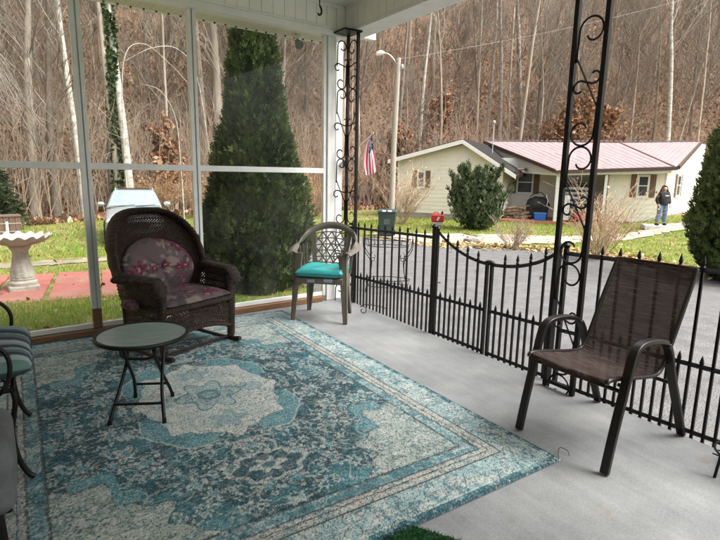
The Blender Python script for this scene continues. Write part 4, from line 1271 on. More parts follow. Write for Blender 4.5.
def leaves(name, x, y, s0, s1, seed, lift=.02, tilt=.5, pal=None, label=None):
    g = np.random.default_rng(seed); K = len(x); z = ground_z(x, y) + lift + g.uniform(0, .02, K)
    a = g.uniform(0, 2 * PI, K); s = g.uniform(s0, s1, K)
    U = np.stack([np.cos(a), np.sin(a), g.normal(0, tilt, K)], 1) * s[:, None]; W = np.stack([-np.sin(a), np.cos(a), g.normal(0, tilt, K)], 1) * s[:, None] * .65
    V, Q = cards(np.stack([x, y, z], 1), U, W)
    pal = np.array(pal or [(.20, .10, .055), (.27, .155, .085), (.13, .065, .04), (.33, .24, .16), (.24, .10, .045)])
    c = pal[g.integers(0, len(pal), K)] * g.uniform(.7, 1.25, (K, 1))
    o = np_obj(name, V, Q, M_leaf, None, np.repeat(c, 4, 0)); return struct(o, 'stuff', label or 'brown fallen leaves scattered over the ground', 'leaves')
g = np.random.default_rng(31)
x, y = g.uniform(-4, 24, 9000), g.uniform(5.4, 22, 9000); ok = ~in_poly(x, y, FAR[2:], NEAR[2:]) | (g.random(9000) < .06)
ok &= ~((x < 3.3) & (y < 5.7)); ok &= (g.random(9000) < np.where(np.hypot(x, y) > 12, .5, .2))
leaves('fallen_leaves', x[ok], y[ok], .016, .038, 32)
# leaf drift where the asphalt meets the verge
g = np.random.default_rng(33); k = g.integers(6, 12, 2600); f = g.random(2600); P = np.array(FAR)
q = P[k] * (1 - f[:, None]) + P[np.minimum(k + 1, 13)] * f[:, None] + g.normal(0, .35, (2600, 2)) + np.array([.2, .15])
leaves('fallen_leaves', q[:, 0], q[:, 1], .03, .06, 34, .035, .4, [(.42, .34, .15), (.33, .22, .11), (.48, .42, .22), (.25, .16, .08)])
# leaf litter on the hill, denser near its foot
g = np.random.default_rng(35); K = 60000
th_ = np.radians(g.uniform(-9, 80, K)); d_ = 21.5 + 48 * g.random(K) ** 1.5 + np.clip(np.degrees(th_), -40, 75) * .24 + np.where(np.degrees(th_) > 38, (np.degrees(th_) - 38) * .25, 0)
leaves('leaf_litter', d_ * np.sin(th_), d_ * np.cos(th_), .05, .125, 36, .03, .9, [(.28, .14, .08), (.40, .23, .135), (.17, .088, .058), (.44, .33, .25), (.36, .165, .085), (.24, .155, .11)], 'brown leaf litter covering the wooded hillside')

# ------------------------------------------------------------------ red patio
M_red = mat('red_paver', (.28, .085, .068), .8, (.35, .125, .10), 3.5, 7, bump=.3, bscale=45, rand=.0)
M_pink = mat('worn_red_paver', (.33, .155, .12), .85, (.27, .10, .08), 3, 7, bump=.3, bscale=45)
pm = MB(); PA = [Vector((-2.4, 8.10, 0)), Vector((-2.2, 10.95, 0)), Vector((1.75, 10.1, 0)), Vector((1.42, 7.62, 0))]
NX, NY = 6, 4; gap = .03
for i in range(NX):
    for j in range(NY):
        def pt(u, v): return (PA[0] * (1 - u) + PA[3] * u) * (1 - v) + (PA[1] * (1 - u) + PA[2] * u) * v
        u0, u1, v0, v1 = i / NX + gap * .3, (i + 1) / NX - gap * .3, j / NY + gap * .4, (j + 1) / NY - gap * .4
        q = [pt(u0, v0), pt(u1, v0), pt(u1, v1), pt(u0, v1)]
        zz = max(gz(p.x, p.y) for p in q) + .012 + .006 * ((i * 7 + j * 5) % 3)
        pm.cur = 1 if j == 0 or (i * 3 + j) % 7 == 0 else 0
        pm.prism([(p.x, p.y, zz - .08) for p in q], (0, 0, 0), (0, 0, .08))
struct(pm.build('patio', [M_red, M_pink], bevel=.006))

# ------------------------------------------------------------------ bird bath
M_cast = mat('weathered_concrete', (.47, .44, .38), .9, (.30, .275, .23), 7, 8, bump=.6, bscale=60)
bb = thing('birdbath', 'pale concrete birdbath with scalloped bowl standing on the red patio', 'birdbath', (-.065, 8.88, gz(-.065, 8.88) + .02))
pl_ = MB(); M1 = Matrix.Rotation(.1, 3, 'Z'); pl_.cbox((0, 0, .04), (.38, .38, .08), M1); pl_.build('base', M_cast, bb, bevel=.012)
m = MB(); m.lathe([(.185, .08), (.185, .125), (.150, .15), (.155, .18), (.135, .20), (.125, .22)], 28); 
m.lathe([(.150, .20), (.142, .28), (.115, .42), (.10, .52), (.105, .58), (.14, .635), (.145, .65)], 40, (0, 0, 0), lambda a, r, z: (r * (1 + .055 * math.cos(10 * a + z * 6)), z))
m.build('pedestal', M_cast, bb, smooth=50)
m = MB(); sc_f = lambda a, r, z: (r * (1 + .045 * math.cos(16 * a) * max(0, (r - .2) / .2)), z + .020 * math.cos(16 * a) * max(0, (r - .25) / .15))
m.lathe([(.10, .645), (.20, .668), (.31, .705), (.385, .755), (.405, .795), (.395, .80), (.36, .762), (.28, .725), (.15, .70), (.01, .695)], 96, (0, 0, 0), sc_f)
m.build('basin', M_cast, bb, smooth=60)

# ------------------------------------------------------------------ evergreens
M_arb = attr_mat('arborvitae_foliage', .75, .25, .12, 9, trans=.12)
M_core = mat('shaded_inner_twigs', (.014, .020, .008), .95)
M_bark = mat('brown_bark', (.085, .062, .045), .95, (.15, .115, .085), 6, 6, bump=.8, bscale=22, stretch=(1, 1, .25))
def evergreen(name, label, cat, x, y, H, prof, K, size, seed, pal, up=.75, zlow=0.0, lump=.16, group=None, trunk_r=.07, wob=.5, shoots=0):
    t = thing(name, label, cat, (x, y, gz(x, y)), 0, group)
    g = np.random.default_rng(seed)
    hs = np.array([p[0] for p in prof]); rs = np.array([p[1] for p in prof])
    h = g.random(K * 3) * H; r = np.interp(h / H, hs, rs); keep = g.random(K * 3) < r / rs.max() * .9 + .1
    h = h[keep][:K]; K = len(h); r = np.interp(h / H, hs, rs)
    a = g.uniform(0, 2 * PI, K)
    n = fbm(a * 6 / PI * 1.4 + 20, h * 2.6 + 10, seed, 3); n = .5 * (n + fbm((2 * PI - a) * 6 / PI * 1.4 + 60, h * 2.6 + 40, seed + 4, 3))
    rr = r * (1 + lump * 2 * (n - .5) * 2) * (1 - .30 * g.random(K) ** 1.6)
    P = np.stack([rr * np.cos(a), rr * np.sin(a), h + zlow], 1)
    out = np.stack([np.cos(a), np.sin(a), np.zeros(K)], 1)
    if shoots:                                   # upright side shoots break the outline
        ks = np.arange(K)[: K * 6 // 10]; si = g.integers(0, shoots, len(ks))
        sa, sf, sl_, st = g.uniform(0, 2 * PI, shoots), g.uniform(.15, .75, shoots), g.uniform(.45, .85, shoots), g.uniform(.25, .75, shoots)
        rb = np.interp(sf, hs, rs) * .86; f = g.random(len(ks)) ** .8
        px = rb[si] * np.cos(sa[si]) + f * sl_[si] * st[si] * np.cos(sa[si]); py = rb[si] * np.sin(sa[si]) + f * sl_[si] * st[si] * np.sin(sa[si]); pz = sf[si] * H + f * sl_[si]
        P[ks] = np.stack([px, py, pz], 1) + g.normal(0, 1, (len(ks), 3)) * (.10 * (1 - .7 * f))[:, None]
    U = out * g.uniform(.2, .8, (K, 1)) + np.array([[0, 0, up]]) + g.normal(0, wob * .5, (K, 3)); U /= np.linalg.norm(U, axis=1, keepdims=True)
    S = np.cross(U, out + g.normal(0, .6, (K, 3))); S /= np.maximum(np.linalg.norm(S, axis=1, keepdims=True), 1e-6)
    s = g.uniform(.6, 1.25, (K, 1)) * size
    # each spray: a three-pronged fan
    V = []; Qs = []
    for da, ln in ((0, 1.0), (.55, .72), (-.55, .72)):
        d = U * math.cos(da) + S * math.sin(da); w = np.cross(d, np.cross(U, S)); w /= np.maximum(np.linalg.norm(w, axis=1, keepdims=True), 1e-6)
        b0 = P; tip = P + d * s * ln; ww = w * s * .17
        V.append(np.stack([b0 - ww * .5, b0 + ww * .5, tip + ww * .55, tip - ww * .55], 1))
    V = np.concatenate(V, 0).reshape(-1, 3)
    pal = np.array(pal); tt = np.clip((n - .36) * 3.2, 0, 1)[:, None]
    c = (pal[0] * (1 - tt) + pal[1] * tt) * g.uniform(.7, 1.3, (K, 1)); c = np.where(g.random((K, 1)) < .06, pal[2] * np.ones((K, 1)), c)
    c = np.tile(np.repeat(c, 4, 0), (3, 1))
    np_obj('crown', V, np.arange(len(V)).reshape(-1, 4), M_arb, t, c)
    m = MB(); m.tube([(0, 0, -.1), (0, 0, H * .5), (0, 0, H * .93)], [trunk_r, trunk_r * .8, .015], 10)
    gg = random.Random(seed)
    for k in range(60):
        z = zlow + H * gg.uniform(.03, .85); a_ = gg.uniform(0, 6.28); q = float(np.interp((z - zlow) / H, hs, rs)) * gg.uniform(.6, .9)
        m.tube([(0, 0, z - .1), (q * .6 * math.cos(a_), q * .6 * math.sin(a_), z + .1), (q * math.cos(a_), q * math.sin(a_), z + q * .5)], [.016, .010, .004], 4, False)
    m.build('trunk', M_bark, t, smooth=60)
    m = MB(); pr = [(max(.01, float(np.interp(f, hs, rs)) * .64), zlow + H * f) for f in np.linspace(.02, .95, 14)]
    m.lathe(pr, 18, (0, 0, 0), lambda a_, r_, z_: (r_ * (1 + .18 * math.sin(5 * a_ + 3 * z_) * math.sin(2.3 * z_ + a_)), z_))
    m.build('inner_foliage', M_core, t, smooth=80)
    return t
GP = [(.018, .036, .009), (.068, .098, .024), (.12, .13, .05)]
evergreen('evergreen_tree', 'tall dark green conical evergreen right outside the window panes', 'tree', 2.97, 7.42, 4.3,
          [(0, .70), (.08, .81), (.25, .79), (.42, .62), (.6, .43), (.76, .34), (.85, .28), (.93, .17), (1, .03)], 21000, .085, 3, GP)
evergreen('evergreen_tree', 'wide dark green evergreen at the right edge beside the driveway', 'tree', 11.75, 4.02, 5.05,
          [(0, .78), (.08, 1.12), (.22, 1.24), (.42, 1.10), (.65, .84), (.85, .45), (1, .04)], 26000, .105, 5, [(.034, .058, .016), (.105, .145, .045), (.17, .185, .07)], zlow=.05, lump=.12)
evergreen('yew_bush', 'dark evergreen bush with upright shoots in front of the cream house', 'bush', 14.35, 14.05, 2.28,
          [(0, .36), (.12, .64), (.35, .82), (.6, .66), (.8, .36), (.93, .12), (1, .02)], 5200, .17, 8, [(.030, .048, .022), (.10, .135, .062), (.16, .185, .11)], up=1.3, lump=.42, trunk_r=.05, shoots=44)
evergreen('spruce', 'dark shaggy evergreen at the left edge behind the far lawn', 'tree', -1.75, 20.5, 3.9,
          [(0, 1.1), (.1, 1.6), (.4, 1.3), (.7, .8), (1, .05)], 9000, .22, 9, [(.016, .026, .012), (.050, .066, .030), (.08, .09, .05)], up=.1, lump=.28)

# ------------------------------------------------------------------ bare shrubs
def shrub(label, x, y, H, spread, n, seed, cols, leafy=0, leafcol=None, r=.010, name='bare_shrub', lean=(0, 0)):
    t = thing(name, label, 'shrub', (x, y, gz(x, y)))
    g = random.Random(seed); P0, P1, R0, R1 = [], [], [], []; tips = []
    def grow(p, d, ln, rad, depth):
        k = 3
        for i in range(k):
            d2 = (d + Vector((g.gauss(0, .16), g.gauss(0, .16), .06))).normalized(); q = p + d2 * ln / k
            P0.append(p); P1.append(q); R0.append(rad * (1 - i / k * .35)); R1.append(rad * (1 - (i + 1) / k * .35)); p = q; d = d2
            if depth > 0 and (i > 0 or depth < 3):
                for _ in range(2 if depth > 1 else 1):
                    sd = (d + Vector((g.gauss(0, .6), g.gauss(0, .6), g.uniform(-.1, .4)))).normalized(); grow(p, sd, ln * g.uniform(.35, .6), rad * .55, depth - 1)
            tips.append(p)
    for k in range(n):
        a = g.uniform(0, 6.28); s = spread * g.random() ** .7
        d = Vector((s * math.cos(a) + lean[0], s * math.sin(a) + lean[1], 1)).normalized()
        grow(Vector((.10 * math.cos(a), .10 * math.sin(a), 0)), d, H * g.uniform(.55, .95) / 1.12, r, 2)
    V, Q = sticks([tuple(p) for p in P0], [tuple(p) for p in P1], R0, R1)
    zr = V[:, 2].max(); V[:, 2] *= H / zr
    np_obj('stems', V, Q, mat('shrub_stems', cols[0], .9, cols[1], 3), t)
    if leafy:
        rg = np.random.default_rng(seed); pts = np.array([tuple(p) for p in tips]); pts[:, 2] *= H / zr
        pk = pts[rg.integers(0, len(pts), leafy)] + rg.normal(0, .03, (leafy, 3))
        U = unit(rg, leafy) * rg.uniform(.012, .028, (leafy, 1)); W = np.cross(U, unit(rg, leafy)); 
        V, Q = cards(pk, U, W); c = np.array(leafcol)[rg.integers(0, len(leafcol), leafy)] * rg.uniform(.7, 1.2, (leafy, 1))
        np_obj('dry_leaves', V, Q, M_leaf, t, np.repeat(c, 4, 0))
    return t
shrub('small bare twiggy shrub on the leafy verge left of the near scroll post', 11.4, 9.72, 1.12, .62, 24, 2, [(.24, .18, .13), (.38, .30, .22)], 60, [(.36, .25, .13), (.30, .14, .07)], .010)
shrub('tall tan bare shrub with arching stems right of the near scroll post', 11.98, 7.48, 2.2, .42, 36, 4, [(.40, .29, .18), (.54, .41, .27)], 260, [(.50, .33, .18), (.42, .22, .11), (.55, .42, .26)], .013)
shrub('bare tan shrub behind the dark trash bin at the house corner', 13.1, 16.9, 2.75, .42, 34, 6, [(.34, .25, .16), (.46, .36, .25)], 500, [(.50, .36, .20), (.40, .24, .12)], .014)
for i, (px, py, H, lab) in enumerate([(7.0, 22.5, 2.6, 'tan tangled brush behind the resin chair and scroll post'), (9.2, 21.2, 2.9, 'orange brown brush between flag and utility pole'), (11.6, 21.8, 3.2, 'orange brown brush left of the cream house gable'), (5.0, 24.0, 2.4, 'tan brush at the woods edge right of the tall evergreen')]):
    shrub(lab, px, py, H, 1.0, 46, 50 + i, [(.26, .15, .085), (.42, .27, .16)], 2600, [(.34, .165, .075), (.44, .26, .13), (.27, .12, .06), (.50, .36, .22)], .015, 'brush')

# weeping tree at the upper left
def weeping():
    t = thing('weeping_tree', 'bare weeping tree with pale drooping branches at the upper left', 'tree', (-2.15, 10.4, gz(-2.15, 10.4)))
    g = random.Random(41); m = MB()
    m.tube([(0, 0, -.1), (.05, 0, 1.8), (-.02, .05, 3.6), (.05, 0, 5.0)], [.15, .12, .11, .06], 10); m.build('trunk', M_bark, t, smooth=60)
    P0, P1, R0, R1 = [], [], [], []
    for k in range(58):
        a = g.uniform(-2.4, 2.2); p = Vector((0, 0, g.uniform(3.3, 5.0))); L_ = g.uniform(.8, 1.6); d = Vector((math.cos(a), math.sin(a), g.uniform(.3, .8))).normalized(); rad = .011
        for i in range(14):
            f = i / 14; d = (d + Vector((g.gauss(0, .06), g.gauss(0, .06), -.085 - .085 * f))).normalized(); q = p + d * L_ / 9
            P0.append(p); P1.append(q); R0.append(rad); R1.append(rad * .88); rad *= .88; p = q
            if i > 3:
                for _ in range(2):
                    pp = p; dd = (d + Vector((g.gauss(0, .45), g.gauss(0, .45), -.1))).normalized(); rr = rad * .45
                    for j in range(6):
                        dd = (dd + Vector((g.gauss(0, .10), g.gauss(0, .10), -.13))).normalized(); qq = pp + dd * .13
                        P0.append(pp); P1.append(qq); R0.append(rr); R1.append(rr * .85); rr *= .85; pp = qq
    V, Q = sticks([tuple(p) for p in P0], [tuple(p) for p in P1], np.maximum(R0, .0024), np.maximum(R1, .002))
    np_obj('crown', V, Q, mat('pale_twigs', (.27, .245, .21), .9, (.38, .355, .31), 2), t)
weeping()

# ------------------------------------------------------------------ iron serving cart beyond the fence
ct = thing('plant_cart', 'black wire plant cart with oval trays standing beyond the iron fence', 'plant cart', (4.43, 6.05, gz(4.43, 6.05) + .022), math.atan2(-.394, .538))
def oval(mb, a, b_, z, r, n=30): mb.tube([(a * math.cos(2 * PI * k / n), b_ * math.sin(2 * PI * k / n), z) for k in range(n)], r, 6, closed=True)
z0 = -ct.location.z
for zt, nm in ((.57, 'tray'), (-.02, 'tray')):
    m = MB(); oval(m, .33, .17, z0 + zt, .006); oval(m, .30, .15, z0 + zt - .10, .005)
    for k in range(14):
        a = 2 * PI * k / 14; m.tube([(.33 * math.cos(a), .17 * math.sin(a), z0 + zt), (.30 * math.cos(a), .15 * math.sin(a), z0 + zt - .10)], .003, 4)
    for k in range(11):
        u = -.27 + k * .054; w = .15 * math.sqrt(1 - (u / .30) ** 2); m.tube([(u, -w, z0 + zt - .10), (u, w, z0 + zt - .10)], .003, 4)
    m.build(nm, M_iron, ct, smooth=60)
for sx in (-1, 1):
    for sy in (-1, 1):
        m = MB(); m.tube(catmull([(sx * .36, sy * .12, z0 + .60), (sx * .34, sy * .13, z0 + .42), (sx * .24, sy * .13, z0 + .25), (sx * .25, sy * .13, z0 + .05), (sx * .30, sy * .14, z0 - .12), (sx * .31, sy * .15, .003)], 6), .006, 6); m.build('leg', M_iron, ct, smooth=60)
        m = MB(); m.tube(catmull([(sx * (.21 + p[0]), sy * .13, z0 + .30 + p[1]) for p in spiral(0, 0, .05, .014, 1.2, -4.4, 18)], 2), .0045, 5); m.build('scroll', M_iron, ct, smooth=60)

# ------------------------------------------------------------------ flag
fl = thing('flag', 'small american flag hanging from a tilted pole beside the corner scroll post', 'flag', (3.50, 5.76, 1.60))
m = MB(); m.tube([(-.06, .03, 0), (.44, .03, .41)], .007, 8); m.build('flagpole', mat('flagpole_wood', (.20, .14, .09), .6), fl, smooth=60)
m = MB(); m.blob((.445, .030, .415), (.013, .013, .016), 10, 8); m.build('finial', mat('finial_gold', (.35, .28, .12), .35, metal=.8), fl, smooth=60)
m = MB(); m.cbox((-.005, -.008, .015), (.05, .03, .09)); m.tube([(-.01, -.002, -.02), (.03, .005, .035)], .013, 8); m.build('bracket', mat('bracket_dark', (.02, .02, .02), .5), fl, bevel=.004)
def flag_cloth():
    n, k = 44, 30
    V = np.zeros((n, k, 3)); C = np.zeros((n, k, 3))
    p_top = np.array([.435, .03, .400]); p_bot = np.array([.375, .03, .340])
    for i in range(n):
        f = i / (n - 1)                      # away from the pole: hangs down
        for j in range(k):
            h = j / (k - 1)                  # along the hoist
            base = p_top * (1 - h) + p_bot * h
            wd = .016 + .085 * min(1, f * 1.5)
            x = base[0] + .03 * (h - .5) - (h - .5) * wd * 1.8 - .012 + .030 * f ** 1.5 - .05 * f * (1 - f)
            y = base[1] + .022 * math.sin(h * 9 + f * 2) * min(1, f * 2 + .2)
            z = base[2] - f * .455 - .03 * math.sin(h * 3.1) * f + (h - .5) * -.05 * (1 - f)
            V[i, j] = (x, y, z)
            if f < .42 and h < .56:
                C[i, j] = (.018, .024, .075) if not ((int(f * 26) + int(h * 14)) % 3 == 0 and int(f * 26) % 2 == 0) else (.5, .5, .52)
            else:
                C[i, j] = (.42, .022, .045) if int(h * 12.99) % 2 == 0 else (.70, .68, .68)
    idx = np.arange(n * k).reshape(n, k)
    q = np.stack([idx[:-1, :-1], idx[1:, :-1], idx[1:, 1:], idx[:-1, 1:]], -1).reshape(-1, 4)
    np_obj('flag_cloth', V.reshape(-1, 3), q, attr_mat('flag_nylon', .6, .3, trans=.35), fl, C.reshape(-1, 3), smooth=True)
flag_cloth()

# ------------------------------------------------------------------ brown box on the far lawn
bx = thing('wooden_box', 'brown wooden box with pale bands at the left edge of the far lawn', 'wooden box', (-.42, 18.2, gz(-.42, 18.2)), .1)
M_oldwood = mat('old_brown_wood', (.10, .06, .045), .8, (.17, .10, .075), 4, 6, bump=.4, bscale=40, stretch=(6, 6, 1))
m = MB(); 
for k in range(5): m.box((-.36 + k * .145, -.28, .03), (-.222 + k * .145, .28, .62))
m.build('body', M_oldwood, bx, bevel=.006)
m = MB(); m.box((-.37, -.29, .20), (.37, -.283, .225)); m.box((-.37, -.29, .43), (.37, -.283, .455)); m.build('band', mat('band_tan', (.36, .28, .22), .7), bx)
m = MB(); m.box((-.02, -.297, .12), (.045, -.291, .50)); m.build('hasp', mat('pale_metal', (.66, .66, .64), .4), bx)
m = MB(); m.box((-.38, -.30, .622), (.38, .30, .665)); m.build('lid', M_oldwood, bx, bevel=.006)

# ------------------------------------------------------------------ utility pole with lamp, wire
M_pole = mat('grey_pole_wood', (.36, .33, .27), .9, (.27, .245, .20), 5, 6, bump=.5, bscale=30, stretch=(4, 4, .4))
up_ = thing('utility_pole', 'weathered wooden utility pole with curved street lamp behind the trash bin', 'utility pole', (11.30, 15.28, gz(11.3, 15.28)))
Hp = 5.45 - up_.location.z
m = MB(); m.tube([(0, 0, -.3), (.02, .0, 3), (.09, -.03, Hp)], [.11, .10, .085], 14); m.build('pole', M_pole, up_, smooth=60)
AX = Vector((-.786 * .62, .618 * .62, 0)); 
tp = Vector((.09, -.03, Hp))
q = Vector((-.50, .40, 0))
m = MB(); m.tube(catmull([tp + Vector((0, 0, -.45)), tp + q * .16 + Vector((0, 0, -.14)), tp + q * .5 + Vector((0, 0, .10)), tp + q * .8 + Vector((0, 0, .16))], 6), .022, 8); m.build('lamp_arm', mat('galvanised', (.55, .56, .56), .4, metal=.4), up_, smooth=60)
m = MB(); dq = q.normalized()
m.tube([tp + q * .78 + Vector((0, 0, .16)), tp + q * .95 + Vector((0, 0, .17)), tp + q * 1.15 + Vector((0, 0, .13)), tp + q * 1.22 + Vector((0, 0, .10))], [.05, .085, .075, .02], 12); m.build('lamp_head', mat('lamp_white', (.75, .76, .75), .35), up_, smooth=60)
m = MB()
for z in (-.08, -.22, -.5): m.tube([tp + Vector((-.10, -.08, z)), tp + Vector((.10, .08, z + .02))], .02, 6); 
m.blob(tp + Vector((.10, -.10, -.30)), (.05, .05, .09), 10, 8); m.build('bracket', mat('bracket_grey', (.4, .4, .4), .5), up_, smooth=50)
def sag(a, b_, s, n=24):
    a, b_ = Vector(a), Vector(b_); return [a.lerp(b_, k / n) - Vector((0, 0, s * 4 * (k / n) * (1 - k / n))) for k in range(n + 1)]
P = Vector((11.3, 15.28, up_.location.z)) + tp
w1 = thing('power_line', 'pale overhead wire running right from the utility pole before the woods', 'wire', P)
m = MB(); m.tube([p - P for p in sag(P + Vector((0, 0, -.05)), Vector((35.2, 14.0, 12.6)), .35)], .0065, 5); m.build('cable', mat('wire_pale', (.20, .19, .18), .6), w1, smooth=60)
# trash bin
tbn = thing('trash_bin', 'dark green wheeled trash bin with pale label standing before the utility pole', 'trash bin', (10.0, 13.75, gz(10, 13.75) + .02), R(-38))
M_bin = mat('green_bin_plastic', (.018, .035, .030), .5, (.026, .046, .038), 5)
def taper(mb, w0, d0, z0_, w1_, d1, z1):
    V = [(sx * w / 2, sy * d / 2, z) for w, d, z in ((w0, d0, z0_), (w1_, d1, z1)) for sx, sy in ((-1, -1), (1, -1), (1, 1), (-1, 1))]
    mb.add(V, [(0, 3, 2, 1), (4, 5, 6, 7), (0, 1, 5, 4), (1, 2, 6, 5), (2, 3, 7, 6), (3, 0, 4, 7)])
m = MB(); taper(m, .47, .46, .06, .58, .60, .80); m.build('body', M_bin, tbn, bevel=.02)
m = MB(); taper(m, .63, .66, .803, .58, .58, .87); m.box((-.25, .30, .78), (.25, .36, .815)); m.build('lid', M_bin, tbn, bevel=.015)
for s in (-1, 1):
    m = MB(); m.tube([(s * .22, .22, .10), (s * .27, .22, .10)], .10, 16); m.build('wheel', mat('rubber_black', (.012, .012, .012), .8), tbn, smooth=40)
m = MB(); m.box((-.15, -.342, .815), (-.03, -.336, .865)); m.box((.03, -.342, .815), (.16, -.336, .865)); m.build('label', mat('label_white', (.7, .7, .68), .6), tbn)
m = MB(); m.box((-.10, -.29, .40), (.10, -.262, .58)); m.build('front_panel', mat('panel_grey', (.05, .075, .07), .5), tbn)
# blue tote and red can
bt = thing('storage_tote', 'small blue plastic tote on the grass left of the trash bin', 'tote', (9.25, 14.65, gz(9.25, 14.65)), .5)
M_blue = mat('blue_plastic', (.02, .11, .42), .4)
m = MB(); taper(m, .30, .24, .01, .36, .30, .20); m.build('body', M_blue, bt, bevel=.01)
m = MB(); m.box((-.20, -.17, .202), (.20, .17, .23)); m.build('lid', M_blue, bt, bevel=.008)
rc = thing('fuel_can', 'bright red plastic fuel can with white mark beside the house wall', 'fuel can', (13.95, 15.75, gz(13.95, 15.75)), R(-40))
M_redp = mat('red_plastic', (.50, .022, .030), .4)
m = MB(); m.box((-.25, -.15, .17), (.25, .15, .47)); m.build('body', M_redp, rc, bevel=.05, seg=3)
m = MB(); m.tube([(-.15, 0, .46), (-.13, 0, .55), (.02, 0, .55), (.04, 0, .46)], .02, 8); m.build('handle', M_redp, rc, smooth=50)
m = MB(); m.tube([(.16, 0, .45), (.18, 0, .60)], [.05, .035], 10); m.build('cap', mat('dark_plastic', (.03, .02, .02), .5), rc, smooth=40)
m = MB(); m.cbox((.02, -.153, .31), (.07, .008, .16), Matrix.Rotation(.4, 3, 'Y')); m.build('emblem', mat('mark_white', (.75, .72, .72), .5), rc)
m = MB(); m.box((-.20, -.14, 0), (.20, .14, .168)); m.build('stand', mat('block_pale', (.5, .48, .45), .8), rc, bevel=.01)
# small rock on the dirt drive
t = MB(); t.blob((0, 0, .03), (.26, .12, .09), 12, 8, lambda d: 1 + .25 * math.sin(6 * d.x + 4 * d.y)); o = t.build('rock', mat('rock_grey', (.14, .12, .11), .95, (.22, .19, .17), 9, bump=.5), smooth=80)
o.location = (11.5, 11.35, gz(11.5, 11.35) + .02); o.rotation_euler = (0, 0, -.9); tag(o, 'dark flat rock on the pale dirt drive before the yew bush', 'rock')

